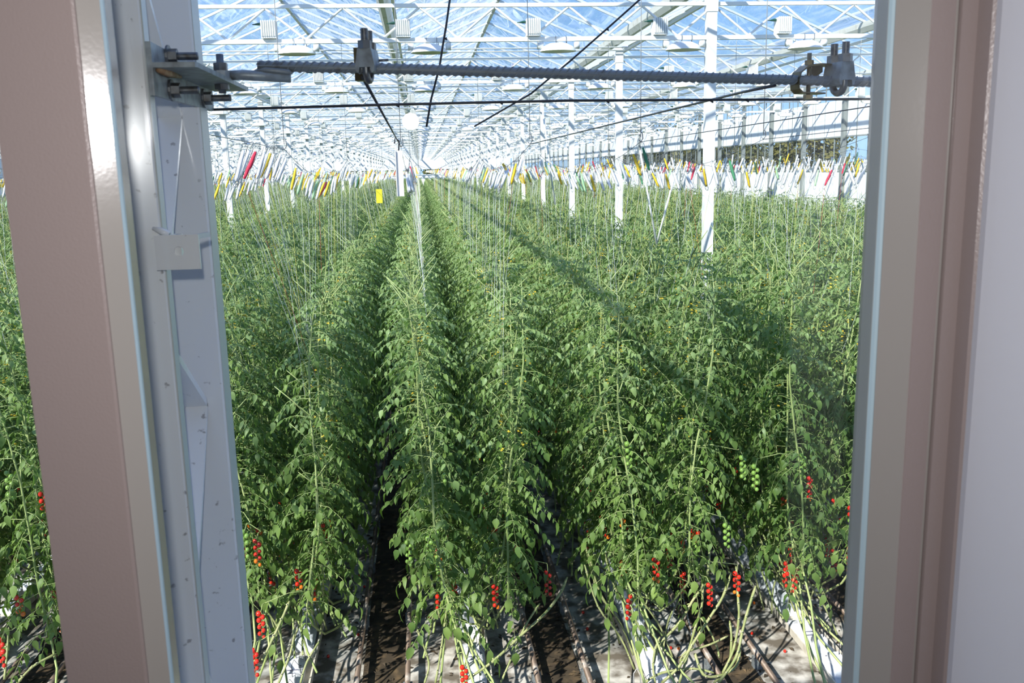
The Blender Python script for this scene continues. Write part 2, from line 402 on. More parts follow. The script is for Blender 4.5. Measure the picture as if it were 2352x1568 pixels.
for xr in ridges:
    j = 0; y = .85
    while y < YEND - PW:
        for s in (1, -1): cand.append((abs(y - 8) * .5 + abs(xr) * .8 + (40 if y < 7 or abs(xr / max(y, 1)) > .75 else 0), xr, y, s))
        y += PW
cand.sort()
for idx, (_, xr, y, s) in enumerate(cand):
    if idx < 300:
        link('pane', pane_m[s], roof, (xr, y, hz(HR))); link('glazing_bar', barm[s], roof, (xr, y, hz(HR)))
    else:
        for src, dst in ((pane_m[s], rest_pane), (barm[s], rest_bar)):
            dst.add([Vector((xr, y, hz(HR))) + vv.co for vv in src.vertices], [tuple(f.vertices) for f in src.polygons])
tag(rest_pane.build('panes', ROOFG, roof), kind='stuff'); tag(rest_bar.build('glazing_bars', ALU, roof), kind='stuff')

# side wall on the right: posts, mullions, white screens above and below the strip of windows
sw = empty('wall_side_right', (XR, 0, 0)); sw['kind'] = 'structure'
pmesh = MB().box((-.10, -.07, 0), (.0, .07, hz(HG))).mesh('wall_post', POSTG)
mull = MB().box((-.012, -.018, hz(-.25)), (.008, .018, hz(2.1))).mesh('glazing_mullion', POSTG)
upm = MB().box((-.012, .09, hz(.67)), (0, 2.41, hz(1.62))).mesh('upper_screen', PANELW)
lom = MB().box((-.012, .09, 0), (0, 2.41, hz(-.22))).mesh('lower_screen', PANELW)
gp = MB().add([(.012, .01, hz(-.25)), (.012, .615, hz(-.25)), (.012, .615, hz(2.1)), (.012, .01, hz(2.1))], [(0, 1, 2, 3)]).mesh('pane', SIDEG)
y = 3.25
while y < YEND - 2.5:
    link('wall_post', pmesh, sw, (0, y, 0)); link('upper_screen', upm, sw, (0, y, 0)); link('lower_screen', lom, sw, (0, y, 0))
    for q in range(4):
        if y < 75:
            if q: link('glazing_mullion', mull, sw, (0, y + q * .625, 0))
            link('pane', gp, sw, (0, y + q * .625, 0))
    y += 2.5
MB().box((-.04, .8, hz(-.24)), (.02, YEND, hz(-.19))).build('screen_rail', POSTG, sw)
MB().box((-.04, .8, hz(.64)), (.02, YEND, hz(.68))).build('screen_rail', POSTG, sw)
# far gable and left side
fg = empty('wall_far', (0, YEND, 0)); fg['kind'] = 'structure'
MB().box((XL, 0, hz(.30)), (XR, .05, hz(2.1))).build('upper_screen', PANELW, fg)
MB().box((XL, 0, 0), (XR, .05, hz(-.30))).build('lower_screen', PANELW, fg)
for k in range(0, 32): MB().box((XL + k * 1.25, -.03, hz(-.3)), (XL + k * 1.25 + .06, .03, hz(.42))).build('glazing_mullion', POSTG, fg)
lw = empty('wall_side_left', (XL, 0, 0)); lw['kind'] = 'structure'
MB().box((-.05, .8, 0), (0, YEND, hz(2.1))).build('side_screen', PANELW, lw)

# ------------------------------------------------------------------ grow lights on the girders
def lamp_proto():
    e = empty('grow_light')
    b = MB(); b.box((-.37, -.07, .03), (-.205, .07, .215)); 
    for q in range(7): b.box((-.365 + q * .024, -.086, .05), (-.355 + q * .024, -.07, .22))
    b.build('ballast', LAMPW, e)
    MB().tube([(-.36, 0, .19), (-.40, 0, .19), (-.44, 0, .187), (-.47, 0, .185)], [.016, .016, .008, .004], 6).build('cable_plug', PLUG, e)
    b = MB()
    ring = [(.05, -.045), (.10, -.05), (.17, -.085), (.20, -.125), (.205, -.14)]
    n = 14; vs = []
    for r, z in ring:
        for j in range(n): a = 2 * pi * j / n; vs.append((r * 1.05 * cos(a), r * .8 * sin(a), z))
    fs = [(i * n + j, (i + 1) * n + j, (i + 1) * n + (j + 1) % n, i * n + (j + 1) % n) for i in range(len(ring) - 1) for j in range(n)] + [tuple(range(n))]
    b.add(vs, fs, 0, True)
    b.build('reflector', LAMPW, e)
    b = MB(); b.add([(.2 * cos(2 * pi * j / n) * 1.03, .2 * sin(2 * pi * j / n) * .78, -.137) for j in range(n)], [tuple(range(n - 1, -1, -1))]); b.build('reflector_mouth', LAMPG, e)
    b = MB(); b.tube([(-.24, 0, -.07), (-.17, 0, -.07)], [.045, .038], 8); b.tube([(.19, 0, -.07), (.25, 0, -.07)], [.038, .045], 8); b.build('lamp_holder', LAMPW, e)
    b = MB(); 
    for sx in (-.03, .09): b.tube([(sx, -.035, .03), (sx, -.04, -.06), (sx + .02, .04, -.06), (sx + .02, .035, .03)], .0035, 4)
    b.build('hanger_clip', WIRE, e)
    return e
LP = lamp_proto(); register(LP)
farl = MB(); nl = 0; first = True
pos1 = {-3: 'hidden end', -1: 'above the left hook clamp side', 0: 'second', 1: 'third', 2: 'fourth', 3: 'fifth'}
for i in range(0, n_line):
    y = G0 + 5 * i
    for k in range(-18, 8):
        x = .16 + 1.49 * k
        if abs(x) > 1 and not (-.62 < x / y < .62): continue
        if x > XR - .3: continue
        if i == 0 and k in (-1, 0, 1, 2, 3):
            lab = 'white grow light on the near girder, ' + {-1: 'first right of the steel column', 0: 'second right of the steel column', 1: 'third, above the middle of the ribbed bar', 2: 'just left of the widest post', 3: 'above the clamp with the brown bracket'}[k]
            grp = 'grow lights on the near girder'
        elif i < 4: lab = 'white grow light hanging from the %s girder from the window' % ['first', 'second', 'third', 'fourth'][i]; grp = 'grow lights on girder %s' % ['one', 'two', 'three', 'four'][i]
        elif i < 10: od = ['fifth', 'sixth', 'seventh', 'eighth', 'ninth', 'tenth'][i - 4]; lab = 'small white grow light on the %s girder from the window' % od; grp = 'grow lights on the %s girder' % od
        else: lab = 'tiny white grow light among the crowded far girders'; grp = 'far grow lights'
        if nl < 300:
            if first: o = LP; o.location = (x, y, hz(HB)); first = False
            elif y < 55: o = dup(LP, (x, y, hz(HB)))
            else:
                o = empty('grow_light', (x, y, hz(HB)))
                link('ballast', [c for c in KIDS[LP.name] if c.name.startswith('ballast')][0].data, o); link('reflector', [c for c in KIDS[LP.name] if c.name == 'reflector'][0].data, o)
            tag(o, lab, 'lamp', grp); nl += 1
        else:
            c = Vector((x, y, hz(HB)))
            farl.box(c + Vector((-.36, -.07, .035)), c + Vector((-.21, .07, .265))); farl.tube([c + Vector((0, 0, -.05)), c + Vector((0, 0, -.14))], [.08, .2], 8)
if farl.v: tag(farl.build('distant_grow_lights', LAMPW), 'tiny white grow lights at the very far end of the roof', 'lamp', kind='stuff')

# ------------------------------------------------------------------ tomato plants
def bez(p0, p1, p2, t): return p0 * (1 - t) ** 2 + p1 * 2 * t * (1 - t) + p2 * t * t
def leaflet(mb, base, d, nrm, L, W, rnd, mi):
    d = d.normalized(); side = d.cross(nrm).normalized(); nrm = side.cross(d).normalized()
    curl = rnd.uniform(.1, .75) * L; fold = rnd.uniform(-.3, .6)
    ts = (0, .16, .42, .72, 1); ws = (.0, .42, .5, .30, 0)
    c = [base + d * (L * t) - nrm * (curl * t * t) for t in ts]
    l = [c[i] + side * (W * ws[i] * rnd.uniform(.85, 1.15)) + nrm * (fold * W * ws[i]) + d * rnd.uniform(-.04, .04) * L for i in (1, 2, 3)]
    r = [c[i] - side * (W * ws[i] * rnd.uniform(.85, 1.15)) + nrm * (fold * W * ws[i]) + d * rnd.uniform(-.04, .04) * L for i in (1, 2, 3)]
    mb.add(c + l + r, [(0, 5, 1), (1, 5, 6, 2), (2, 6, 7, 3), (3, 7, 4), (0, 1, 8), (1, 2, 9, 8), (2, 3, 10, 9), (3, 4, 10)], mi, True)
def compound(mb, base, az, L, size, droop, rnd, young=0):
    out_ = Vector((cos(az), sin(az), 0))
    p0 = base; p1 = base + out_ * L * .55 + Vector((0, 0, L * rnd.uniform(.12, .35) * (1 - droop * .6))); p2 = base + out_ * L * .95 + Vector((0, 0, L * (.15 - droop * .85)))
    pts = [bez(p0, p1, p2, t) for t in (0, .3, .6, 1)]
    mb.tube(pts, [.0035, .003, .0022, .0012], 3, mi=1, cap=False)
    lat = Vector((-sin(az), cos(az), 0))
    for t, sc in ((.24, .4), (.38, .8), (.50, .4), (.62, .95), (.73, .45), (.82, .9), (.93, .6)):
        p = bez(p0, p1, p2, t); tan = (bez(p0, p1, p2, min(1, t + .05)) - bez(p0, p1, p2, t - .05)).normalized()
        for s in (1, -1):
            if rnd.random() < .06: continue
            dd = (lat * s + tan * rnd.uniform(.2, .6) + Vector((0, 0, rnd.uniform(-.5, .15) - droop * .3)))
            nn = Vector((rnd.uniform(-.45, .45), rnd.uniform(-.45, .45), 1))
            Ls = size * sc * rnd.uniform(.8, 1.2)
            leaflet(mb, p + dd.normalized() * .008, dd, nn, Ls, Ls * rnd.uniform(.42, .62), rnd, 2 if young else 0)
    tan = (p2 - p1).normalized()
    leaflet(mb, p2, tan + Vector((0, 0, -.1)), Vector((rnd.uniform(-.4, .4), rnd.uniform(-.4, .4), 1)), size * 1.15, size * .7, rnd, 2 if young else 0)
def truss_parts(rnd, ripe):
    """returns peduncle mesh and list of (position, radius, ripeness) for its fruits"""
    b = MB(); a = rnd.uniform(-.25, .25)
    p = [Vector((0, 0, 0)), Vector((.05, a * .02, .012)), Vector((.085, a * .03, -.03)), Vector((.09, a * .05, -.12)), Vector((.10, a * .05, -.235))]
    b.tube(p, [.003, .003, .0028, .0024, .0015], 4, cap=False)
    fr = []
    for j in range(8):
        t = j / 7; z = -.045 - .19 * t; s = 1 if j % 2 else -1
        q = Vector((.087 + .012 * t, a * .05 + s * .016, z)); b.tube([Vector((.088, a * .05, z + .012)), q + Vector((0, 0, .012))], .0015, 3, cap=False)
        fr.append((q, .0192 - .004 * t, ripe - t * 1.1 + rnd.uniform(-.15, .15)))
    return b, fr
ballm = {k: MB().ball((0, 0, 0), 1, 0, 10, 7, 1.08).mesh('tomato', m) for k, m in (('r', TRED), ('o', TORG), ('g', TGRN))}
STEMTOP = H - .94
class Variant: pass
VAR = []
for vi in range(7):
    rnd = random.Random(100 + vi)
    V = Variant(); top = STEMTOP + rnd.uniform(-.14, .10)
    wob = lambda z: Vector((.03 * sin(z * 3.1 + vi), .035 * sin(z * 2.3 + vi * 2), 0))
    def spos(z): return Vector((.08 + .32 * min(1, (z / top) ** .8), 0, z)) + wob(z)
    path = [Vector((.03, 1.3 + .3 * sin(vi), .26)), Vector((.08, .85, .34)), Vector((.12, .45, .50)), Vector((.14, .16, .74))] + [spos(z) for z in (1.0, 1.35, 1.8, 2.2, 2.6, 3.0, top - .05)]
    path.append(path[-1] + Vector((rnd.uniform(-.05, .12), rnd.uniform(-.12, .12), .12)))
    sb = MB(); sb.tube(path, [.010] * 5 + [.0098, .0094, .009, .0085, .0075, .005, .0025], 6)
    for z in [.8, .95, 1.05, 1.15]:                       # pruned leaf stubs
        p = spos(z); a = rnd.uniform(0, 6.3); sb.tube([p, p + Vector((cos(a) * .025, sin(a) * .025, .012))], [.005, .003], 4)
    V.stem = sb.mesh('stem', [STEM])
    lb = MB(); z = .98 + rnd.uniform(0, .1); az = rnd.uniform(0, 6.28)
    while z < top:
        f = (z - .98) / (top - .98)
        up = max(0, (f - .85) / .15)
        compound(lb, spos(z), az, (.38 - .15 * up) * rnd.uniform(.7, 1.15), (.098 - .046 * f - .008 * up), (1.0 - f * .45 - up * .5) * rnd.uniform(.7, 1.2), rnd, young=(f > .80 or (f > .5 and rnd.random() < .3)))
        if rnd.random() < .5: compound(lb, spos(z + .02), az + rnd.uniform(1.2, 2.2), .17, .05, .5, rnd, young=(f > .6 and rnd.random() < .5))
        az += 2.4 + rnd.uniform(-.3, .3); z += rnd.uniform(.048, .072)
    for q in range(5):                                    # pale side shoots and bare petioles standing out of the foliage
        z = rnd.uniform(1.9, top); p = spos(z); a = rnd.uniform(0, 6.28); l = rnd.uniform(.18, .34)
        lb.tube([p, p + Vector((cos(a) * l * .35, sin(a) * l * .35, l * .45)), p + Vector((cos(a) * l * .8, sin(a) * l * .8, l * .9))], [.0062, .0052, .003], 5, mi=1)
    V.leaf = lb.mesh('foliage', [LEAFM, STEM, YOUNG])
    fb = MB()
    for q in range(5):
        z = rnd.uniform(2.2, top); p = spos(z); a = rnd.uniform(0, 6.28); c0 = p + Vector((cos(a) * .09, sin(a) * .09, .02)); fb.tube([p, c0], .002, 3, mi=1, cap=False)
        for g in range(3):
            c = c0 + Vector((rnd.uniform(-.03, .03), rnd.uniform(-.03, .03), rnd.uniform(-.03, .02)))
            vs = [c]
            for j in range(10): an = 2 * pi * j / 10; rr = .013 if j % 2 else .004; vs.append(c + Vector((cos(an) * rr, sin(an) * rr * .6, -.006 + sin(an) * rr * .6)))
            fb.add(vs, [(0, 1 + j, 1 + (j + 1) % 10) for j in range(10)], 0)
    V.flow = fb.mesh('blossoms', [FLOW, STEM])
    V.tr = []
    for z, ripe in ((.98, 1.8), (1.22, 1.25), (1.46, .75), (1.74, -.2), (2.05, -.5), (2.35, -.6)):
        a = rnd.uniform(0, 6.28); V.tr.append((spos(z), a, ripe))
    # joined fruit for plants further off
    jb = MB()
    for p, a, ripe in V.tr[::2]:
        b, fr = truss_parts(rnd, ripe); R = Matrix.Rotation(a, 3, 'Z')
        jb.add([p + R @ Vector(v) for v in b.v], b.f, 3, True)
        for q, r, rp in fr: jb.ball(p + R @ q, r, 0 if rp > .65 else (1 if rp > .35 else 2), 6, 4)
    V.fruit = jb.mesh('tomatoes', [TRED, TORG, TGRN, STEM])
    V.spos = spos; V.top = top
    VAR.append(V)
ped = {}
def fruit_truss(parent, p, a, ripe, rnd, idx):
    key = idx % 4
    if key not in ped:
        b, fr = truss_parts(random.Random(7 + key), 0); ped[key] = (b.mesh('fruit_truss', STEM), fr)
    me, fr = ped[key]
    t = link('fruit_truss', me, parent, p); t.rotation_euler = (0, 0, a)
    for q, r, rp in fr:
        rp = rp + ripe; k = 'r' if rp > .65 else ('o' if rp > .35 else 'g')
        o = link('tomato', ballm[k], t, q); o.scale = (r * rnd.uniform(.9, 1.15),) * 3
ROWK = list(range(-18, 7))
def rowx(k): return XC + PITCH * k
SP = .25
pts = []
for k in ROWK:
    for s in (1, -1):
        y0 = 6.75 + .12 * ((k * 7 + (s > 0) * 3) % 3); j = 0
        while y0 + j * SP < YEND - 1.5:
            y = y0 + j * SP
            x = rowx(k)
            if x / y > -.66 or y > 40: pts.append((y, k, s, j, x))
            j += 1
rp = random.Random(5)
def score(t): y, k, s, j, x = t; return y + .42 * abs(x - .6) + (0 if -.60 < x / y < .52 else 30)
pts.sort(key=score)
rowname = {-3: 'third row left', -2: 'second row left of the path', -1: 'row left of the central path', 0: 'row right of the central path', 1: 'second row right', 2: 'third row right', 3: 'fourth row right', 4: 'fifth row right', 5: 'sixth row right', 6: 'last row beside the side wall'}
far_pts = []
near_plants = []
for n, (y, k, s, j, x) in enumerate(pts):
    rz = (0 if s > 0 else pi) + rp.uniform(-.35, .35); vi = rp.randrange(len(VAR)); sc = rp.uniform(.97, 1.03)
    xx = x + s * .04 + rp.uniform(-.03, .03); yy = y + rp.uniform(-.07, .07)
    if n >= 300: far_pts.append((xx, yy, rz, vi, sc)); continue
    V = VAR[vi]; e = empty('tomato_plant', (xx, yy, 0), rz); e.scale = (1, 1, sc)
    link('stem', V.stem, e); tag(link('foliage', V.leaf, e), kind='stuff'); tag(link('blossoms', V.flow, e), kind='stuff')
    if y < 8.3 and -2 <= k <= 3:
        for qi, (p, a, ripe) in enumerate(V.tr):
            aa = a
            if rp.random() < (.62 if j > 1 else .8): continue
            if j < 2 and rp.random() < .3: aa = -rz - pi / 2 + rp.uniform(-.9, .9)     # some bunches at the open row end hang to the front
            fruit_truss(e, p, aa, ripe, rp, qi + vi)
    else: tag(link('tomatoes', V.fruit, e), kind='stuff')
    rn = rowname.get(k, 'row beyond'); side = 'right strand' if s > 0 else 'left strand'
    if j == 0: tag(e, 'leafy tomato plant ending the %s, %s' % (rn, side), 'plant', 'plants at the row ends')
    elif j < 4: tag(e, 'tomato plant just behind the row end, %s' % rn, 'plant', 'plants behind the row end, %s' % rn)
    else: tag(e, 'leafy tomato plant deeper inside the %s, %s' % (rn, side), 'plant', 'plants inside the %s, %s' % (rn, side))
    near_plants.append((V, e, xx, yy, rz, k, s, j))

# bunches that hang in full view at the row ends, each on the plant beside it
spots = [(1122, 1322, 6.85, 1.75), (608, 1385, 6.7, 1.9), (600, 1470, 6.55, 2.0), (600, 1225, 6.9, 1.6), (1840, 1090, 7.1, 1.8), (1612, 1318, 6.8, 1.9), (1694, 1292, 6.85, 1.6),
         (1256, 1290, 7.1, 1.9), (1075, 1505, 6.6, 2.0), (28, 1450, 6.6, 2.0), (45, 1352, 6.8, 1.2), (1497, 1262, 6.9, 1.6), (1440, 1262, 7.3, 1.8), (1946, 1262, 6.9, 1.7), (1940, 1150, 6.9, .9), (95, 1128, 7.0, 1.2),
         (1000, 1185, 6.8, -.4), (1018, 1255, 6.75, -.3), (950, 1215, 6.9, -.2), (1655, 1180, 6.85, -.3), (1742, 1060, 7.0, -.4), (1075, 1165, 7.0, -.2), (1690, 1020, 7.0, -.5), (575, 1205, 6.8, -.2), (690, 1295, 7.2, 1.4)]
for qi, (px, py, Y, ripe) in enumerate(spots):
    p = at(px, py, Y); V, e, xx, yy, rz, k, s_, j = min(near_plants, key=lambda t: (t[2] - p.x) ** 2 + (t[3] - p.y) ** 2)
    q = Matrix.Rotation(-rz, 3, 'Z') @ (p - Vector((xx, yy, 0)))
    fruit_truss(e, q - Vector((0, 0, 0)), -rz - pi / 2 + rp.uniform(-.6, .6), ripe, rp, qi)
    st = V.spos(min(q.z, V.top)); ln = MB().tube([st, (st + q) / 2 + Vector((0, 0, .03)), q], [.004, .0035, .003], 5)
    ln.build('side_shoot', STEM, e)

def gn_stuff(name, pts_, variants, mats, label, cat, maxn=None):
    """one stuff object: the listed meshes set out on its points (x, y, rz, variant, scale, z)"""
    me = bpy.data.meshes.new(name); me.from_pydata([(p[0], p[1], p[5] if len(p) > 5 else 0) for p in pts_], [], [])
    a = me.attributes.new('rz', 'FLOAT', 'POINT'); a.data.foreach_set('value', [p[2] for p in pts_])
    a = me.attributes.new('pick', 'INT', 'POINT'); a.data.foreach_set('value', [p[3] for p in pts_])
    a = me.attributes.new('size', 'FLOAT', 'POINT'); a.data.foreach_set('value', [p[4] for p in pts_])
    for m in mats: me.materials.append(m)
    o = link(name, me); tag(o, label, cat, kind='stuff')
    g = bpy.data.node_groups.new(name + '_nodes', 'GeometryNodeTree')
    g.interface.new_socket('Geometry', in_out='INPUT', socket_type='NodeSocketGeometry'); g.interface.new_socket('Geometry', in_out='OUTPUT', socket_type='NodeSocketGeometry')
    gi = g.nodes.new('NodeGroupInput'); go = g.nodes.new('NodeGroupOutput')
    top_join = g.nodes.new('GeometryNodeJoinGeometry')
    def attr(nm, ty):
        q = g.nodes.new('GeometryNodeInputNamedAttribute'); q.data_type = ty; q.inputs['Name'].default_value = nm; return q.outputs[0]
    sel, rz, sz = attr('pick', 'INT'), attr('rz', 'FLOAT'), attr('size', 'FLOAT')
    cx = g.nodes.new('ShaderNodeCombineXYZ'); g.links.new(rz, cx.inputs[2])
    for vi_, objs in enumerate(variants):
        cmp_ = g.nodes.new('FunctionNodeCompare'); cmp_.data_type = 'INT'; cmp_.operation = 'EQUAL'
        ia = [i for i in cmp_.inputs if i.type == 'INT']; g.links.new(sel, ia[0]); ia[1].default_value = vi_
        for ob in objs:
            oi = g.nodes.new('GeometryNodeObjectInfo'); oi.transform_space = 'ORIGINAL'; oi.inputs['Object'].default_value = ob; oi.inputs['As Instance'].default_value = True
            ip = g.nodes.new('GeometryNodeInstanceOnPoints')
            g.links.new(gi.outputs[0], ip.inputs['Points']); g.links.new(cmp_.outputs[0], ip.inputs['Selection']); g.links.new(oi.outputs['Geometry'], ip.inputs['Instance'])
            g.links.new(cx.outputs[0], ip.inputs['Rotation']); g.links.new(sz, ip.inputs['Scale']); g.links.new(ip.outputs[0], top_join.inputs[0])
    g.links.new(top_join.outputs[0], go.inputs[0])
    md = o.modifiers.new('spread', 'NODES'); md.node_group = g
    return o
# the visible near plants' own meshes are repeated down the rows
protos = []
for vi in range(len(VAR)):
    for V, e, *_r in near_plants:
        if V is VAR[vi]:
            ch = {c.name.split('.')[0]: c for c in e.children}
            if 'tomatoes' in ch: protos.append([ch['stem'], ch['foliage'], ch['blossoms'], ch['tomatoes']]); break
gn_stuff('distant_tomato_plants', far_pts, protos, [LEAFM], 'green mass of tomato plants running to the far end of the greenhouse', 'plants')

# ------------------------------------------------------------------ crop wires, bobbins and strings
WO = .415                                      # wire offset from the row centre
HW = .16
HANG = 5.0
def wire_h(wx, y, kk):
    y1 = 5.9
    if y < y1: return HW
    t = ((y - y1) % HANG) / HANG
    sag = .20 if (abs(kk) % 3) else .15
    if kk == 99: sag = .2
    return HW - sag * 4 * t * (1 - t) * max(.25, 1 - (y - 6) / 90)
wires = []
for k in ROWK:
    for s in (-1, 1): wires.append((k, s, rowx(k) + s * WO))
near_w = [w_ for w_ in wires if -3.6 < w_[2] < 7]
farw = MB()
for k, s, x in wires:
    pl = [Vector((x, y, hz(wire_h(x, y, k)))) for y in ([5.9 + .5 * q for q in range(120)])] + [Vector((x, y, hz(.1))) for y in range(66, int(YEND), 6)]
    if -4 < x < 7:
        start = []
        if k == 0 and s == -1: start = [at(833, 178, 1.34)]
        elif k == 0 and s == 1: start = [at(1780, 196, 1.40), at(1700, 213, 1.9)]
        else: start = [Vector((x, 1.2, hz(HW + .02)))]
        b = MB(); b.tube(start + pl[:1], .0028 if k == 0 else .002, 5); b.tube(pl, .0016, 4)
        wl = {(0, -1): 'dark crop wire running from the left rebar clamp down the central path', (0, 1): 'dark crop wire running from the right rebar clamp to the second row'}.get((k, s), 'thin dark crop wire over the %s, %s strand' % (rowname.get(k, 'row beyond'), 'left' if s < 0 else 'right'))
        tag(b.build('crop_wire', CABLE if k >= 0 else WIRE), wl, 'wire', 'crop wires')
    else: farw.tube(pl, .0018, 3, cap=False)
tag(farw.build('distant_crop_wires', WIRE), 'thin crop wires above the outer rows', 'wire', kind='stuff')
# hanger rods from the girders to the wires
rodm = MB().tube([(0, 0, 0), (0, 0, HB - HW - .06), (.012, 0, HB - HW - .03)], .003, 4).mesh('rod', RODM)
hookm = MB().tube([(0, 0, .04), (.012, 0, .02), (.014, 0, -.01), (0, 0, -.03), (-.014, 0, -.015)], .0035, 4).mesh('hook', WIRE)
ordn2 = ['nearest', 'first', 'second', 'third', 'fourth', 'fifth', 'sixth'] + ['far'] * 20
nrod = 0; rodrest = MB()
for i in range(-1, 18):
    y = 5.9 + 5 * (i + 1)
    for k, s, x in wires:
        if not (-.62 < x / y < .62) : continue
        if nrod < 300 and y < 32:
            e = empty('hanger_rod', (x, y, hz(HW) + .03)); link('rod', rodm, e); link('hook', hookm, e); nrod += 1
            tag(e, 'thin pale hanger rod over the %s' % rowname.get(k, 'outer left rows, %s girder' % ordn2[i + 1]), 'rod', 'hanger rods over the %s' % rowname.get(k, 'outer left rows, %s girder' % ordn2[i + 1]))
        else: rodrest.tube([(x, y, hz(HW)), (x, y, hz(HB))], .004, 3, cap=False)
tag(rodrest.build('distant_hanger_rods', RODM), 'thin hanger rods beyond the sixth girder', 'rod', kind='stuff')

# bobbins: a bent wire hook with twine wound round it, a string running down to the plant
colmats = [('white', WINDW), ('yellow', WINDY), ('red', WINDR), ('green', WINDG), ('pale green', WINDP)]
def winding_mesh(m, seed):
    r = random.Random(seed); b = MB(); n = 7; pth = []; rr = []
    for i in range(n):
        t = i / (n - 1); pth.append((r.uniform(-.0015, .0015), r.uniform(-.001, .001), -.03 - .155 * t)); rr.append((.0085 + .0025 * sin(pi * t)) * r.uniform(.93, 1.07) if 0 < i < n - 1 else .0065)
    b.tube(pth, rr, 7, flat=.75); return b.mesh('winding', m)
wm = [winding_mesh(m, 3 + i) for i, (nm, m) in enumerate(colmats)]
hb = MB()
for sx in (-1, 1):
    hb.tube([(0, 0, .006), (sx * .012, 0, .0), (sx * .014, 0, -.03), (sx * .012, 0, -.12), (sx * .013, 0, -.20), (sx * .004, 0, -.222), (0, 0, -.21)], .0013, 3, cap=False)
hb.tube([(0, 0, -.01), (.006, 0, .014), (0, 0, .022), (-.008, 0, .012)], .0015, 3, cap=False)
hookwire = hb.mesh('hook_wire', WIRE)
strm = [mat('string_' + nm.replace(' ', '_'), c, .6) for nm, c in (('white', (.70, .72, .72)), ('yellow', (.60, .58, .15)), ('red', (.50, .05, .06)), ('green', (.45, .55, .30)), ('pale green', (.55, .65, .45)))]
rb = random.Random(11)
bob = []
for k, s, x in wires:
    y = {(0, -1): 7.3, (0, 1): 6.3, (-1, 1): 4.6, (1, -1): 5.9, (-1, -1): 5.4, (1, 1): 6.6}.get((k, s), 6.3 + rb.uniform(0, .6))
    while y < YEND - 2:
        if -.66 < x / y < .6: bob.append((y, k, s, x, y + rb.uniform(-.04, .04)))
        y += .30 * (1 if y < 40 else 1.6) * rb.uniform(.7, 1.3) if y > 5.6 else rb.uniform(.09, .25)
bob.sort(key=lambda t: t[0] + .5 * abs(t[3]))
farb = [[], []]
def pickc(r):
    q = r.random(); return 0 if q < .68 else 1 if q < .87 else 2 if q < .915 else 3 if q < .95 else 4
sidename = {1: 'right', -1: 'left'}
near_b = []
for n, (y0, k, s, x, y) in enumerate(bob):
    ci = pickc(rb); z = hz(wire_h(x, y, k))
    tilt = (.38 if x < 0 or (k, s) == (0, 1) else (-.38 if k == 1 else rb.choice((.3, .3, -.3)))) + rb.uniform(-.10, .10)
    if (k, s) == (0, -1): tilt = rb.uniform(-.3, -.1)
    if n == 2: ci = 2
    if n < 300:
        e = empty('string_bobbin', (x, y, z - .008)); e.rotation_euler = (rb.uniform(-.2, .2), tilt, rb.uniform(-.6, .6))
        link('hook_wire', hookwire, e); link('winding', wm[ci], e)
        bottom = Vector((x, y, z)) + Vector((-sin(tilt) * .2, 0, -cos(tilt) * .2))
        low = Vector((x - s * (.12), (y + rb.uniform(-.12, .15) if y > 7 else 6.9 + rb.uniform(0, 1.3)), STEMTOP - (.3 if y > 7 else .75)))
        b = MB(); b.tube([bottom, bottom.lerp(low, .5) + Vector((rb.uniform(-.012, .012), 0, 0)), low],   .0013 if y < 12 else .0016, 3, cap=False)
        so = b.build('string', strm[ci]); so.parent = e; bpy_m = Matrix.LocRotScale(e.location, e.rotation_euler, (1, 1, 1)); so.matrix_parent_inverse = bpy_m.inverted()
        tag(e, '%s twine bobbin, %s wire of the %s' % (colmats[ci][0], sidename[s], rowname.get(k, 'outer left rows')), 'bobbin', '%s bobbins, %s wire, %s' % (colmats[ci][0], sidename[s], rowname.get(k, 'outer left rows')))
        near_b.append((e, ci))
    else: farb[0].append((x, y, tilt, ci, 1, z))
# distant bobbins: one joined object, eight-sided windings with their strings
b = MB()
for x, y, tilt, ci, _, z in farb[0]:
    p = Vector((x, y, z - .03)); q = p + Vector((-sin(tilt) * .17, rb.uniform(-.04, .04), -cos(tilt) * .17))
    b.tube([p, q], .012 if y < 40 else .015, 4, mi=ci, cap=False, smooth=False)
    if y < 45 and rb.random() < .4: b.tube([q, (x - (.1 if x > 0 else -.1), y, STEMTOP - .2)], .0015 + y * .00004, 3, mi=5 + ci, cap=False)
tag(b.build('distant_bobbins', [c for _, c in colmats] + strm), 'multitude of pale twine bobbins fading into the distance', 'bobbins', kind='stuff')

# ------------------------------------------------------------------ floor-level things: rails, growing gutters, slabs, litter
for k in range(-3, 6):
    pc = rowx(k) - PITCH / 2 - .03
    for s in (-1, 1):
        e = empty('pipe_rail', (pc + s * .22, 6.2, 0))
        MB().tube([(0, 0, .13), (0, 40, .13)], .0255, 8).build('rail_pipe', RAILM, e)
        b = MB()
        for q in range(8): b.box((-.04, .9 + q * 1.25, 0), (.04, .96 + q * 1.25, .11))
        b.build('rail_supports', GALV, e)
        where = {-3: 'in the fourth aisle left', -2: 'in the third aisle left', -1: 'in the second aisle left', 0: 'in the dark central path', 1: 'in the aisle between first and second rows right', 2: 'in the aisle left of the tangled stems', 3: 'in the aisle right of the tangled stems', 4: 'in the next aisle right', 5: 'in the last aisle right'}[k]
        tag(e, 'pipe rail %s, %s' % (where, 'left' if s < 0 else 'right'), 'rail', 'heating pipe rails')
slabm = {}
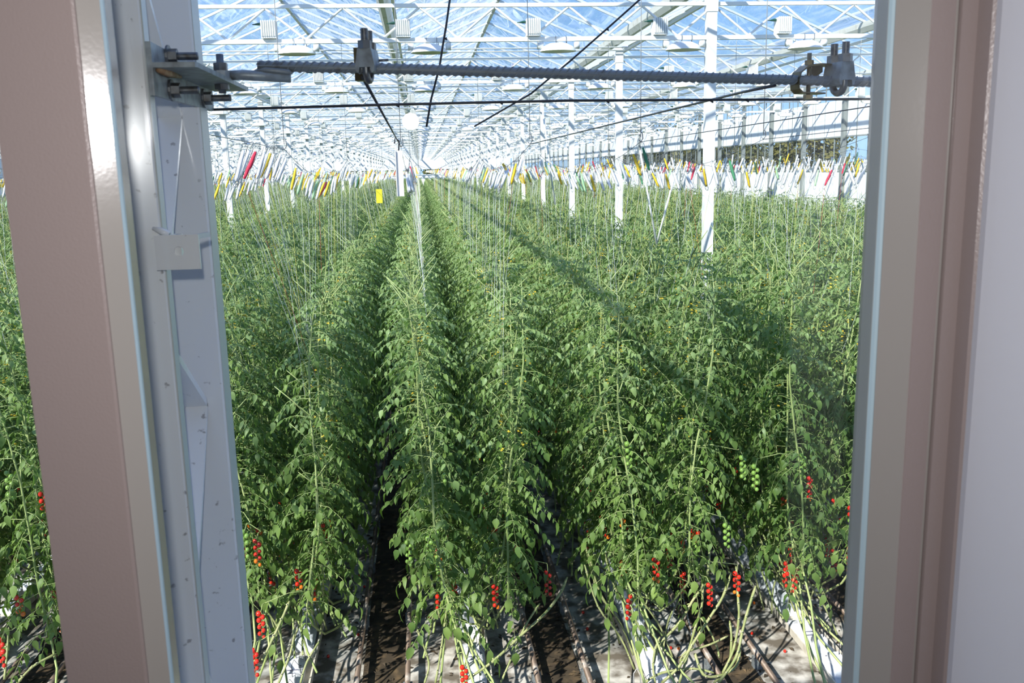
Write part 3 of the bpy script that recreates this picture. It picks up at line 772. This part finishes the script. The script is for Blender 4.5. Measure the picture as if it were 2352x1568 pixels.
def slab_mesh(seed):
    r = random.Random(seed); b = MB(); nx, ny = 4, 11; vs = []
    for j in range(ny + 1):
        for i in range(nx + 1):
            u = i / nx - .5; v = j / ny; e_ = 1 if 0 < i < nx and 0 < j < ny else 0
            vs.append((u * .2 + r.uniform(-.004, .004), v * 1.0, .085 * (1 if e_ else .72) + r.uniform(-.006, .006)))
    n1 = nx + 1
    fs = [(j * n1 + i, j * n1 + i + 1, (j + 1) * n1 + i + 1, (j + 1) * n1 + i) for j in range(ny) for i in range(nx)]
    b.add(vs, fs, 0, True)
    edge = [j * n1 for j in range(ny + 1)]; edge2 = [j * n1 + nx for j in range(ny + 1)]
    low = [(-.095, j / ny, 0) for j in range(ny + 1)]; low2 = [(.095, j / ny, 0) for j in range(ny + 1)]
    base = len(b.v); b.add(low + low2, [])
    for j in range(ny):
        b.f.append((edge[j], edge[j + 1], base + j + 1, base + j)); b.m.append(0); b.sm.append(True)
        b.f.append((edge2[j], base + ny + 1 + j, base + ny + 2 + j, edge2[j + 1])); b.m.append(0); b.sm.append(True)
    b.f.append((0, base, base + ny + 1, nx)); b.m.append(0); b.sm.append(False)
    b.f.append((ny * n1, ny * n1 + nx, base + 2 * ny + 1, base + ny)); b.m.append(0); b.sm.append(False)
    return b.mesh('slab_bag', SLABW)
SM = [slab_mesh(i) for i in range(3)]
pr = MB()
for q, yy in enumerate((.18, .24, .30, .66, .72, .78)):
    pr.box((-.05, yy, .0885), (.03 + .02 * (q % 3), yy + .012, .0895))
PRM = pr.mesh('printed_marks', SLABP)
cub = MB(); cub.box((-.05, -.05, .08), (.05, .05, .155)); CUBM = cub.mesh('rockwool_cube', SLABW)
drp = MB(); drp.tube([(.03, .0, .15), (.03, 0, .26), (.05, .02, .30), (.09, .05, .22), (.10, .10, .02)], .003, 4); DRM = drp.mesh('drip_line', CABLE)
for k in range(-3, 6):
    x = rowx(k)
    e = empty('growing_gutter', (x, 6.35, 0)); 
    b = MB(); p = [(-.14, .17), (-.14, .10), (-.125, .085), (.125, .085), (.14, .10), (.14, .17), (.125, .17), (.125, .115), (-.125, .115), (-.125, .17)]
    n = len(p); b.add([(a, yy, c) for yy in (0, 30) for a, c in p], [(i, (i + 1) % n, n + (i + 1) % n, n + i) for i in range(n)] + [tuple(range(n - 1, -1, -1))])
    b.build('gutter_profile', GUTW, e); b = MB()
    for q in range(14): b.box((-.1, .3 + q * 2.2, 0), (.1, .35 + q * 2.2, .086))
    b.build('gutter_feet', GALV, e)
    tag(e, 'pale growing gutter under the slabs of the %s' % rowname.get(k, 'row'), 'gutter', 'growing gutters')
    for j in range(10):
        y = 6.6 + j * 1.18
        if not (-.62 < x / y < .55): continue
        e = empty('growing_slab', (x + .015 * ((j * 7) % 3 - 1), y, .1155), .02 * ((j * 5 + k) % 3 - 1)); link('slab_bag', SM[(j + k) % 3], e); link('printed_marks', PRM, e)
        for yy in (.2, .5, .8): link('rockwool_cube', CUBM, e, (0, yy, 0)); link('drip_line', DRM, e, (0, yy, 0))
        pl = ['at the window end', 'second from the window end', 'third from the window end'][j] if j < 3 else 'further back'
        tag(e, 'white film-wrapped growing slab %s of the %s' % (pl, rowname.get(k, 'row')), 'slab', 'growing slabs, %s, %s' % (pl, rowname.get(k, 'row')))
# leaf litter, dark between the rails
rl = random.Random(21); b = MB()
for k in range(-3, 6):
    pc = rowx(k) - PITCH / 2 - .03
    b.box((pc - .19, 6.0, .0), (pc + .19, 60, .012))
    for q in range(900):
        inside = rl.random() < .6
        x = pc + (rl.uniform(-.2, .2) if inside else rl.uniform(-.75, .75)); y = 6.4 + rl.random() ** 1.5 * 12; r = rl.uniform(.012, .04); a = rl.uniform(0, 6.3); z = .014 if inside and abs(x - pc) < .19 else .004
        b.add([(x + r * cos(a), y + r * sin(a), z), (x + r * .4 * cos(a + 1.7), y + r * .4 * sin(a + 1.7), z + r * .5), (x - r * cos(a), y - r * sin(a), z + r * .15), (x - r * .4 * cos(a + 1.7), y - r * .4 * sin(a + 1.7), z + .004)], [(0, 1, 2, 3)])
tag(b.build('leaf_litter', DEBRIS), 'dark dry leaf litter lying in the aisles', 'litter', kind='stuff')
ft = MB()
for q in range(70):
    k = rl.randrange(-2, 5); x = rowx(k) + rl.uniform(-.5, .5); y = rl.uniform(6.7, 10)
    o = link('fallen_tomato', ballm['r' if rl.random() < .75 else 'o'], None, (x, y, .017)); o.scale = (.015,) * 3
    tag(o, 'fallen tomato lying on the floor by the %s' % rowname.get(k, 'row'), 'tomato', 'fallen tomatoes by the %s' % rowname.get(k, 'row'))

# thick bare stems lying and looping at the row ends
def bare_stem(pts_, r, label, group, knots=True):
    sm = []
    P_ = [Vector(p) for p in pts_]
    for i in range(len(P_) - 1):
        a0 = P_[max(i - 1, 0)]; a1 = P_[i]; a2 = P_[i + 1]; a3 = P_[min(i + 2, len(P_) - 1)]
        for q in range(4):
            t = q / 4; sm.append(.5 * ((2 * a1) + (a2 - a0) * t + (2 * a0 - 5 * a1 + 4 * a2 - a3) * t * t + (3 * a1 - a0 - 3 * a2 + a3) * t ** 3))
    sm.append(P_[-1]); rs = [r * (1.0 + .12 * sin(i * 1.9)) for i in range(len(sm))]; rs[-1] = r * .6
    e = empty('bare_stem', sm[0]); b = MB(); b.tube([p - sm[0] for p in sm], rs, 7); b.build('stalk', STEMO, e)
    b = MB()
    for i in range(2, len(sm) - 1, 3):
        a = i * 2.1; b.tube([sm[i] - sm[0], sm[i] - sm[0] + Vector((cos(a), sin(a), .4)) * (r * 2.4)], [r * .55, r * .45], 5)
    b.build('leaf_scars', mat('pale_leaf_scar', (.62, .60, .36), .7) if 'pale_leaf_scar' not in bpy.data.materials else bpy.data.materials['pale_leaf_scar'], e)
    return tag(e, label, 'stem', group)
# traced by where they stand in front of the third row right (tangle) and elsewhere
tang = [
 ([(1500, 1525, 6.75), (1515, 1480, 6.8), (1560, 1430, 6.85), (1590, 1380, 6.9), (1622, 1330, 6.95), (1630, 1260, 7.0)], .012, 'thick pale bare stem curving up from the left of the tangle'),
 ([(1560, 1568, 6.6), (1580, 1500, 6.7), (1597, 1440, 6.75), (1612, 1390, 6.8), (1614, 1340, 6.85)], .011, 'bare stem rising through the middle of the tangle'),
 ([(1520, 1568, 6.6), (1560, 1530, 6.6), (1590, 1480, 6.65), (1632, 1415, 6.75), (1660, 1370, 6.8), (1680, 1315, 6.9)], .012, 'long bare stem sweeping from the tangle foot up to the right'),
 ([(1650, 1568, 6.5), (1690, 1510, 6.6), (1705, 1450, 6.7), (1718, 1400, 6.75), (1736, 1345, 6.85)], .012, 'bare stem on the right side of the tangle'),
 ([(1660, 1545, 6.6), (1685, 1490, 6.65), (1697, 1420, 6.7), (1695, 1370, 6.75), (1690, 1300, 6.85)], .011, 'straight green bare stem standing in the right of the tangle'),
 ([(1596, 1500, 6.7), (1615, 1548, 6.6), (1650, 1552, 6.6), (1690, 1530, 6.65), (1700, 1490, 6.75)], .012, 'bare stem looping low across the white slab'),
 ([(1562, 1520, 6.7), (1575, 1498, 6.7), (1630, 1480, 6.75), (1672, 1460, 6.8)], .009, 'short bare stem lying level across the tangle'),
 ([(1610, 1418, 6.9), (1625, 1440, 6.85), (1645, 1480, 6.8), (1652, 1510, 6.75)], .009, 'dry bare stem hanging down in the tangle'),
 ([(1480, 1568, 6.7), (1520, 1545, 6.7), (1590, 1535, 6.7), (1640, 1545, 6.65)], .010, 'bare stem lying along the bottom of the tangle'),
 ([(1640, 1568, 6.6), (1672, 1530, 6.65), (1680, 1470, 6.7), (1676, 1425, 6.8)], .010, 'pale cut stem standing upright in the tangle'),
 ([(1505, 1568, 6.6), (1500, 1530, 6.7), (1505, 1490, 6.75), (1516, 1462, 6.8)], .009, 'yellowing stem upright at the left foot of the tangle'),
 ([(1060, 1568, 6.7), (1130, 1520, 6.75), (1195, 1460, 6.85), (1250, 1410, 6.95), (1285, 1365, 7.1), (1303, 1325, 7.2)], .012, 'thick bare stem reaching diagonally right from the row beside the path'),
 ([(1150, 1568, 6.7), (1175, 1510, 6.8), (1205, 1440, 6.9), (1240, 1385, 7.0)], .009, 'thinner bare stem parallel to the diagonal one'),
 ([(975, 1568, 6.7), (985, 1520, 6.8), (960, 1450, 6.85), (955, 1420, 6.9), (970, 1395, 6.95), (962, 1340, 7.0)], .009, 'crooked pale stem left of the row end by the path'),
 ([(1000, 1568, 6.7), (1012, 1500, 6.8), (1020, 1440, 6.9), (1030, 1380, 7.0)], .009, 'upright pale stem at the row end by the path'),
 ([(600, 1520, 6.5), (625, 1470, 6.6), (648, 1420, 6.7), (665, 1380, 6.8)], .011, 'leaning bare stem beside the steel column'),
 ([(640, 1568, 6.5), (660, 1520, 6.6), (672, 1480, 6.7), (676, 1440, 6.8)], .009, 'short bare stem second from the column'),
 ([(690, 1568, 6.5), (705, 1520, 6.6), (735, 1470, 6.75)], .009, 'short bare stem leaning right in the row left of the path'),
 ([(40, 1568, 6.6), (75, 1530, 6.6), (130, 1500, 6.7)], .010, 'bare stem lying low behind the taupe mullion'),
 ([(10, 1560, 6.6), (16, 1500, 6.7), (20, 1440, 6.8)], .009, 'bare stem at the lower left corner'),
]
for p, r, lab in tang: bare_stem([at(a, c, Y) for a, c, Y in p], r, lab, 'bare stems at the row ends')
# thinner bare stems leaning inside the row ends
rs_ = random.Random(77)
for k in (-2, -1, 0, 1, 2, 3):
    for q in range(7):
        x = rowx(k) + rs_.uniform(-.3, .3); y = 6.9 + rs_.uniform(0, 1.2); l = rs_.uniform(.2, .5) * rs_.choice((-1, 1))
        bare_stem([(x, y, .2), (x + l * .2, y + .1, .45), (x + l * .6, y + .12, .75), (x + l * .8, y + .2, 1.1)], .0085, 'leaning leafless stem under the foliage of the %s' % rowname[k], 'leafless stems under the %s' % rowname[k])
# wire hoops that carry the stems
for (px, py, lab) in ((1465, 1560, 'bent wire stem hoop left of the tangle'), (1925, 1560, 'bent wire stem hoop by the right window frame')):
    p = at(px, py, 6.7); b = MB(); b.tube([p + Vector((-.04, 0, -.3)), p + Vector((-.035, 0, .06)), p + Vector((-.01, 0, .10)), p + Vector((.02, 0, .07)), p + Vector((.025, 0, -.1)), p + Vector((.12, 0, -.28))], .005, 5)
    tag(b.build('wire_hoop', RODM), lab, 'hoop', 'stem hoops')
for (pp, lab) in (([(1690 - 1400 + 1400, 1360, 7.0)], None),): pass
for a, c, lab in (((1560, 1362, 7.2), (1533, 1450, 6.9), 'left leg wire stake behind the tangle'), ((1567, 1362, 7.2), (1597, 1490, 6.8), 'right wire stake behind the tangle')):
    tag(MB().tube([at(*a), at(*c)], .005, 5).build('wire_stake', GALV), lab, 'stake', 'wire stakes')

# ------------------------------------------------------------------ small hanging things among the crop
p = at(915, 335, 4.0)
e = empty('white_channel', p); b = MB(); 
b.box((-.016, -.003, -.215), (.016, 0, -.02)); b.box((-.016, -.012, -.215), (-.013, 0, -.02)); b.box((.013, -.012, -.215), (.016, 0, -.02)); b.build('channel', WHITE, e)
MB().tube([(0, 0, -.02), (.004, 0, .02), (-.012, 0, .035), (-.016, 0, .01)], .003, 5).build('hook', CABLE, e)
tag(e, 'white plastic channel hanging from the dark wire above the central path', 'label')
p = at(869, 445, 12)
e = empty('sticky_card', p); MB().box((-.03, -.002, -.12), (.05, .002, .06)).build('card', CARD, e); MB().tube([(0, 0, .06), (0, 0, .5)], .002, 3).build('thread', RODM, e)
tag(e, 'small yellow sticky card over the rows left of the path', 'card')
for a, c, lab in (((1470, 345, 10), (1508, 560, 10), 'left slanting white pole of the V left of the widest post'), ((1556, 380, 10), (1508, 560, 10.02), 'right slanting white pole of the V left of the widest post'), ((1246, 250, 12), (1275, 470, 12), 'slim slanting white pole left of the second post'), ((1003, 0, 14), (1003, 1, 14), None)):
    if lab: tag(MB().tube([at(*a), at(*c)], .012, 6).build('white_pole', WHITEG), lab, 'pole', 'white poles in the crop')
# cords near the window
def cord(px_pts, r, m, lab, g='cords near the window', name='black_cord', knots=()):
    P_ = [at(*q) for q in px_pts]; e = empty(name, P_[0]); MB().tube([q - P_[0] for q in P_], r, 5).build('cord', m, e)
    if knots:
        b = MB()
        for q in knots: c_ = at(*q) - P_[0]; b.tube([c_, c_ + Vector((.003, 0, -.004))], [r * 1.4, r * .5], 5)
        b.build('knots', m, e)
    return tag(e, lab, 'cord', g)
cord([(478, 252, 1.44), (900, 240, 1.44), (1300, 231, 1.44), (2040, 227, 1.44)], .0022, CABLE, 'tight black cable crossing level below the ribbed bar', knots=((912, 240, 1.438), (1150, 234, 1.438), (1395, 231, 1.438), (1716, 229, 1.438), (1634, 230, 1.438)))
cord([(1036, -20, 1.9), (1025, 60, 1.9), (1018, 100, 1.9), (1010, 152, 1.9), (990, 230, 1.92), (980, 290, 1.95)], .0024, CABLE, 'thin dark cord hanging down behind the left half of the ribbed bar', knots=((1023, 87, 1.897),))
cord([(1480, -10, 1.9), (1390, 70, 1.95), (1310, 140, 2.0), (1220, 215, 2.05), (1090, 290, 2.2)], .0022, CABLE, 'thin black cord slanting down behind the middle of the ribbed bar', knots=((1395, 66, 1.948),))

# ------------------------------------------------------------------ steel column outside the window, left
colE = empty('steel_column', (-.36, 1.2, 0))
def cw(b, name, m): o = b.build(name, m, colE); o.location = (.36, -1.2, 0); return o
cw(MB().prism([(-.41, 1.124), (-.3235, 1.1515), (-.321, 1.1540), (-.321, 1.170), (-.41, 1.170)], 0, H + 1.9), 'front_chord', COLP)
cw(MB().box((-.3212, 1.153, 0), (-.3195, 1.172, H + 1.9)), 'front_lip', COLS)
cw(MB().prism([(-.42, 1.350), (-.311, 1.350), (-.3085, 1.3525), (-.3085, 1.392), (-.42, 1.392)], 0, H + 1.9), 'rear_chord', COLP)
cw(MB().box((-.3087, 1.353, 0), (-.3072, 1.394, H + 1.9)), 'rear_lip', COLS)
zig = [(1.17, H + .48), (1.35, H + .20)]
zs = [H + .33, H + .09, H - .17 - .02, H - .33, H - .62, H - .9, H - 1.3, H - 1.7, H - 2.1]
for i in range(len(zs) - 1):
    ya, yb = (1.165, 1.352) if i % 2 == 0 else (1.352, 1.165)
    b = MB(); a = Vector((-.345, ya, zs[i])); c = Vector((-.345, yb, zs[i + 1]))
    b.add([a + Vector((-.02, 0, 0)), a + Vector((.012, 0, 0)), c + Vector((.012, 0, 0)), c + Vector((-.02, 0, 0)), a + Vector((-.02, 0, -.012)), a + Vector((.012, 0, -.012)), c + Vector((.012, 0, -.012)), c + Vector((-.02, 0, -.012))],
          [(0, 1, 2, 3), (7, 6, 5, 4), (0, 4, 5, 1), (1, 5, 6, 2), (2, 6, 7, 3), (3, 7, 4, 0)])
    cw(b, 'lacing_bar', COLP)
# drilled fixing plate
A0 = at(362, 540, 1.140); A1 = at(463, 617, 1.140)
b = MB(); x0, x1, z0, z1 = A0.x - .004, A1.x, A1.z, A0.z; cx_, cz_ = at(412, 577, 1.14).x, at(412, 577, 1.14).z; n = 16; r = .0060
outer = []
for j in range(n):
    a = 2 * pi * j / n; dx_, dz_ = cos(a), sin(a)
    t = min((x1 - cx_) / dx_ if dx_ > 1e-6 else 9, (x0 - cx_) / dx_ if dx_ < -1e-6 else 9, (z1 - cz_) / dz_ if dz_ > 1e-6 else 9, (z0 - cz_) / dz_ if dz_ < -1e-6 else 9)
    outer.append((cx_ + dx_ * t, cz_ + dz_ * t))
# snap four nearest points to the corners
for cxn, czn in ((x0, z0), (x0, z1), (x1, z0), (x1, z1)):
    j = min(range(n), key=lambda q: (outer[q][0] - cxn) ** 2 + (outer[q][1] - czn) ** 2); outer[j] = (cxn, czn)
inner = [(cx_ + r * cos(2 * pi * j / n), cz_ + r * sin(2 * pi * j / n)) for j in range(n)]
vs = [(x, 1.137, z) for x, z in outer] + [(x, 1.137, z) for x, z in inner] + [(x, 1.142, z) for x, z in outer] + [(x, 1.142, z) for x, z in inner]
fs = []
for j in range(n):
    k2 = (j + 1) % n; fs += [(j, k2, n + k2, n + j), (2 * n + k2, 2 * n + j, 3 * n + j, 3 * n + k2), (n + j, n + k2, 3 * n + k2, 3 * n + j), (k2, j, 2 * n + j, 2 * n + k2)]
b.add(vs, fs)
fpl = cw(b, 'drilled_plate', COLP)
cw(MB().box((x0 + .02, 1.142, z0), (x0 + .03, 1.155, z1)), 'plate_web', COLP)
cw(MB().prism([(x1 - .004, 1.142), (x1, 1.142), (x1 + .006, 1.175), (x1 + .002, 1.175)], z1 - .006, z1), 'plate_lip', COLS)
b = MB().tube([at(350, 524, 1.148), at(372, 531, 1.148), at(388, 538, 1.146)], [.002, .005, .004], 6); cw(b, 'weld_bead', COLP)
tag(colE, 'pale grey steel lattice column standing outside the window beside the taupe mullion', 'column')

# galvanised tee bracket with its bolts
br = empty('tee_bracket', (-.307, 1.13, H + .13)); O = Vector((-.307, 1.13, H + .13))
def bw(b, name, m, par=None):
    b.v = [tuple(Vector(v) - O) for v in b.v]; return b.build(name, m, par or br)
bw(MB().add([(-.3135, 1.13, H+.157), (-.307, 1.13, H+.157), (-.307, 1.13, H+.096), (-.3135, 1.13, H+.096), (-.3135, 1.44, H+.152), (-.307, 1.44, H+.152), (-.307, 1.44, H+.098), (-.3135, 1.44, H+.098)],
   [(0, 3, 2, 1), (4, 5, 6, 7), (0, 1, 5, 4), (1, 2, 6, 5), (2, 3, 7, 6), (3, 0, 4, 7)]), 'upright_plate', GALV)
bw(MB().prism([(-.307, 1.13), (-.2585, 1.13), (-.2565, 1.134), (-.2565, 1.455), (-.307, 1.455)], H + .1275, H + .1335), 'flange_plate', GALV)
bw(MB().tube([(-.304, 1.14, H + .126), (-.300, 1.17, H + .125), (-.298, 1.22, H + .1255)], [.003, .005, .002], 5), 'rust_run', RUST)
def hexa(b, c, axis, r, h, mi=0):
    c = Vector(c); axis = Vector(axis); b.tube([c, c + axis * h], r, 6, mi=mi, smooth=False)
def bolt(Y, zc, xa, xb, name='bolt'):
    x0_ = -.307
    o = bw(MB().tube([(x0_ - .004, Y, H + zc), (xb, Y, H + zc)], .0046, 10), name, GALVD)
    b = MB(); p0 = Vector((xa + .012, Y, H + zc)); nth = int((xb - p0.x) / .0015)
    pts_, rr_ = [], []
    for i in range(nth * 2 + 1): pts_.append((p0.x + i * .00075, Y, H + zc)); rr_.append(.0051 if i % 2 else .0045)
    b.tube(pts_, rr_, 10); b.v = [tuple(Vector(v) - O) for v in b.v]; b.build('thread', GALVD, o)
    b = MB(); hexa(b, (x0_ + .003, Y, H + zc), (1, 0, 0), .0092, .0095); b.v = [tuple(Vector(v) - O) for v in b.v]; b.build('nut', GALVD, o)
    b = MB(); b.tube([(x0_ + .0003, Y, H + zc), (x0_ + .003, Y, H + zc)], .0135, 16, smooth=False); b.v = [tuple(Vector(v) - O) for v in b.v]; b.build('washer', GALVD, o)
bolt(1.20, .1485, -.304, -.270); bolt(1.20, .1075, -.304, -.272); bolt(1.375, .1115, -.304, -.268)
o = bw(MB().tube([(-.272, 1.34, H + .115), (-.272, 1.34, H + .168)], .0052, 10), 'bolt', GALVD)
b = MB(); hexa(b, (-.272, 1.34, H + .145), (0, 0, 1), .0102, .011); b.v = [tuple(Vector(v) - O) for v in b.v]; b.build('nut', GALVD, o)
b = MB(); hexa(b, (-.272, 1.34, H + .120), (0, 0, 1), .0105, .0075); b.v = [tuple(Vector(v) - O) for v in b.v]; b.build('bolt_head', GALVD, o)
tag(br, 'galvanised tee-shaped bracket bolted to the pale steel column', 'bracket')

# ribbed bar with its welded eye rod
pa = at(592, 152, 1.345); pb = at(900, 158, 1.35); pc_ = at(1400, 172, 1.36); pd = at(2120, 191, 1.38)
rbE = empty('ribbed_bar', pa)
b = MB(); L_ = [pa, pa.lerp(pb, .5), pb, pb.lerp(pc_, .5), pc_, pc_.lerp(pd, .5), pd]
b.tube([p - pa for p in L_], .0068, 12)
b.build('bar_core', REBAR, rbE)
b = MB(); tot = (pd - pa).length; dr = (pd - pa).normalized(); sdir = dr.cross(Vector((0, 0, 1))).normalized(); udir = sdir.cross(dr)
def along(t):
    d_ = t * tot; acc = 0
    for i in range(len(L_) - 1):
        s_ = (L_[i + 1] - L_[i]).length
        if acc + s_ >= d_: return L_[i].lerp(L_[i + 1], (d_ - acc) / s_)
        acc += s_
    return L_[-1]
nr = int(tot / .0105)
for i in range(nr):
    for half_ in (0, 1):
        pp = []
        for q in range(7):
            an = pi * (q / 6) + half_ * pi; t = (i + .5) / nr; c = along(min(1, t)) + dr * ((q / 6 - .5) * .014)
            pp.append(c - pa + (sdir * cos(an) + udir * sin(an)) * .0068)
        b.tube(pp, [.0003, .0012, .0017, .0018, .0017, .0012, .0003], 4, cap=False)
for sg in (1, -1): b.tube([p - pa + sdir * sg * .0072 for p in L_], .0011, 4, cap=False)
b.build('ribs', REBAR, rbE)
e0 = Vector((-.272, 1.34, H + .1395)); e1 = at(668, 178, 1.345)
b = MB(); b.tube([e0 + Vector((.010, 0, 0)) - pa, e0 + Vector((.03, 0, .0)) - pa, e1 - pa], [.0065, .0072, .0072], 10)
b.tube([e0 - pa + Vector((0, 0, -.005)), e0 - pa + Vector((0, 0, .0055))], .015, 16, smooth=False); b.build('eye_rod', GALV, rbE)
b = MB(); b.tube([at(582, 164, 1.342) - pa, at(610, 160, 1.340) - pa, at(665, 166, 1.340) - pa, at(672, 168, 1.342) - pa], [.0015, .0045, .0045, .0015], 6); b.build('weld_seam', REBAR, rbE)
tag(rbE, 'grey ribbed reinforcing bar running level across the window view', 'bar')

# wire clamps on the bar
def clamp(c, s, parent, yaw=0):
    """bulldog grip: U-bolt under the bar, saddle and two threaded legs with nuts above; c on the bar axis"""
    b = MB(); n = 9; lp = []
    for q in range(n): a = pi * q / (n - 1); lp.append(Vector((0, -cos(a) * .0125, -.006 - sin(a) * .0115)) * s)
    pts_ = [Vector((0, -.0125, .054)) * s] + lp + [Vector((0, .0125, .054)) * s]
    b.tube(pts_, .0052 * s, 9); b.build('u_bolt', GALVD, parent)
    b = MB()
    for sy in (-1, 1):
        pp = []; rr = []
        for q in range(21): pp.append(Vector((0, sy * .0125, .033 + q * .00105)) * s); rr.append((.0058 if q % 2 else .0050) * s)
        b.tube(pp, rr, 10)
    b.build('thread', GALVD, parent)
    b = MB()
    for sy in (-1, 1): hexa(b, Vector((0, sy * .0125, .0255)) * s, (0, 0, 1), .0103 * s, .0115 * s)
    b.build('nut', GALVD, parent)
    b = MB(); prof = [(-.010, .026), (.010, .026), (.0125, .012), (.0145, .002), (.013, -.006), (.0095, -.008), (.008, .0), (-.008, .0), (-.0095, -.008), (-.013, -.006), (-.0145, .002), (-.0125, .012)]
    n = len(prof); b.add([(Vector((x, y, z)) * s) for y in (-.019, .019) for x, z in prof], [(i, (i + 1) % n, n + (i + 1) % n, n + i) for i in range(n)] + [tuple(range(n - 1, -1, -1)), tuple(range(n, 2 * n))])
    b.build('saddle', GALV, parent)
c1 = along((825 - 592) / (2120 - 592)); e = empty('wire_clamp', c1, radians(-12)); clamp(c1, .98, e)
MB().box((-.022, .006, -.016), (-.008, .022, .030)).build('cable_keeper', BRASSY, e)
MB().tube([(.006, .018, .012), (.026, .016, .0125)], .0018, 6).build('split_pin', GALVD, e)
tag(e, 'grey wire clamp with twin threaded legs on the left part of the ribbed bar', 'clamp')
c2 = along((1908 - 592) / (2120 - 592)); e = empty('wire_clamp', c2, radians(14)); clamp(c2, 1.04, e)
tag(e, 'grey wire clamp at the right end of the ribbed bar, holding a brown beam bracket', 'clamp')
b = MB(); prof = [(-.010, .026), (-.030, .0265), (-.052, .024), (-.066, .014), (-.070, .002), (-.069, -.012), (-.062, -.018), (-.020, -.019)]
th = .0022; vs = []
n = len(prof)
for y_ in (.004, .026):
    for x, z in prof: vs.append((x, y_, z))
for y_ in (.004, .026):
    for x, z in prof: vs.append((x * .97 - .001, y_, z * .88))
fs = [(i, i + 1, n + i + 1, n + i) for i in range(n - 1)] + [(2 * n + i + 1, 2 * n + i, 3 * n + i, 3 * n + i + 1) for i in range(n - 1)]
fs += [(i + 1, i, 2 * n + i, 2 * n + i + 1) for i in range(n - 1)] + [(n + i, n + i + 1, 3 * n + i + 1, 3 * n + i) for i in range(n - 1)]
b.add(vs, fs, 0, False)
b.add([(x, .026, z) for x, z in ((-.010, .024), (-.030, .024), (-.034, .006), (-.022, .008), (-.010, .016))] + [(x, .0285, z) for x, z in ((-.010, .024), (-.030, .024), (-.034, .006), (-.022, .008), (-.010, .016))], [(0, 1, 2, 3, 4), (9, 8, 7, 6, 5), (0, 5, 6, 1), (1, 6, 7, 2), (2, 7, 8, 3), (3, 8, 9, 4)])
bk = b.build('beam_bracket', BRASSY, e)
bl = MB().tube([(-.045, .014, -.022), (-.045, .014, .042)], .0035, 9).build('bolt', BRASSY, e)
b = MB(); hexa(b, (-.045, .014, .0245), (0, 0, 1), .0068, .007); hexa(b, (-.045, .014, .000), (0, 0, 1), .0085, .005); hexa(b, (-.045, .014, -.026), (0, 0, 1), .0072, .006); b.build('nut', BRASSY, bl)

# ------------------------------------------------------------------ trees outside the side wall
def tree(x, y, h, r, seed, lab):
    rt = random.Random(seed); e = empty('tree', (x, y, -.25)); b = MB(); b.tube([(0, 0, 0), (.1, .05, h * .45), (0, .1, h * .85)], [.16, .12, .03], 7)
    for q in range(9):
        a = rt.uniform(0, 6.3); z = h * rt.uniform(.25, .8); l = r * rt.uniform(.5, .9); b.tube([(0.05, 0, z), (cos(a) * l * .6, sin(a) * l * .6, z + l * .25), (cos(a) * l, sin(a) * l, z + l * .6)], [.05, .03, .01], 4)
    b.build('trunk', BARK, e); b = MB()
    cl_ = [(rt.uniform(-1, 1) * r * .8, rt.uniform(-1, 1) * r * .8, h * rt.uniform(.2, .95)) for _ in range(26)]
    for q in range(6500):
        c = Vector(cl_[q % 26]); d = Vector((rt.gauss(0, 1), rt.gauss(0, 1), rt.gauss(0, 1))) * (.30 * r * .55)
        p = c + d; s = rt.uniform(.10, .20); u = Vector((rt.uniform(-1, 1), rt.uniform(-1, 1), rt.uniform(-1, 1))).normalized(); v = u.orthogonal().normalized()
        b.add([p - u * s, p + v * s * .6, p + u * s, p - v * s * .6], [(0, 1, 2, 3)])
    tag(b.build('crown', TREEL, e), kind='stuff'); return tag(e, lab, 'tree', 'trees outside the side windows')
for i, (x, y, h, r) in enumerate(((21, 49, 6.6, 2.4), (20, 53, 6.9, 2.8), (20, 60, 7.0, 3.0), (19, 68, 7.4, 3.2), (21, 78, 7.8, 3.4), (22, 90, 8, 3.6), (19.5, 41, 5.0, 1.2))):
    tree(x, y, h, r, 40 + i, ['yellow-green tree outside the side windows, beside the patch of open sky', 'yellow-green tree outside, second from the open sky', 'yellow-green tree outside, third from the open sky', 'tree outside, fourth from the open sky', 'tree outside, fifth from the open sky', 'furthest tree outside along the side wall', 'small low tree below the open patch of sky'][i])
for i in range(4): tree(-7.5 + 5 * i, 122 + i % 2, 5.6, 2.6, 70 + i, 'distant dark green tree beyond the far end wall')
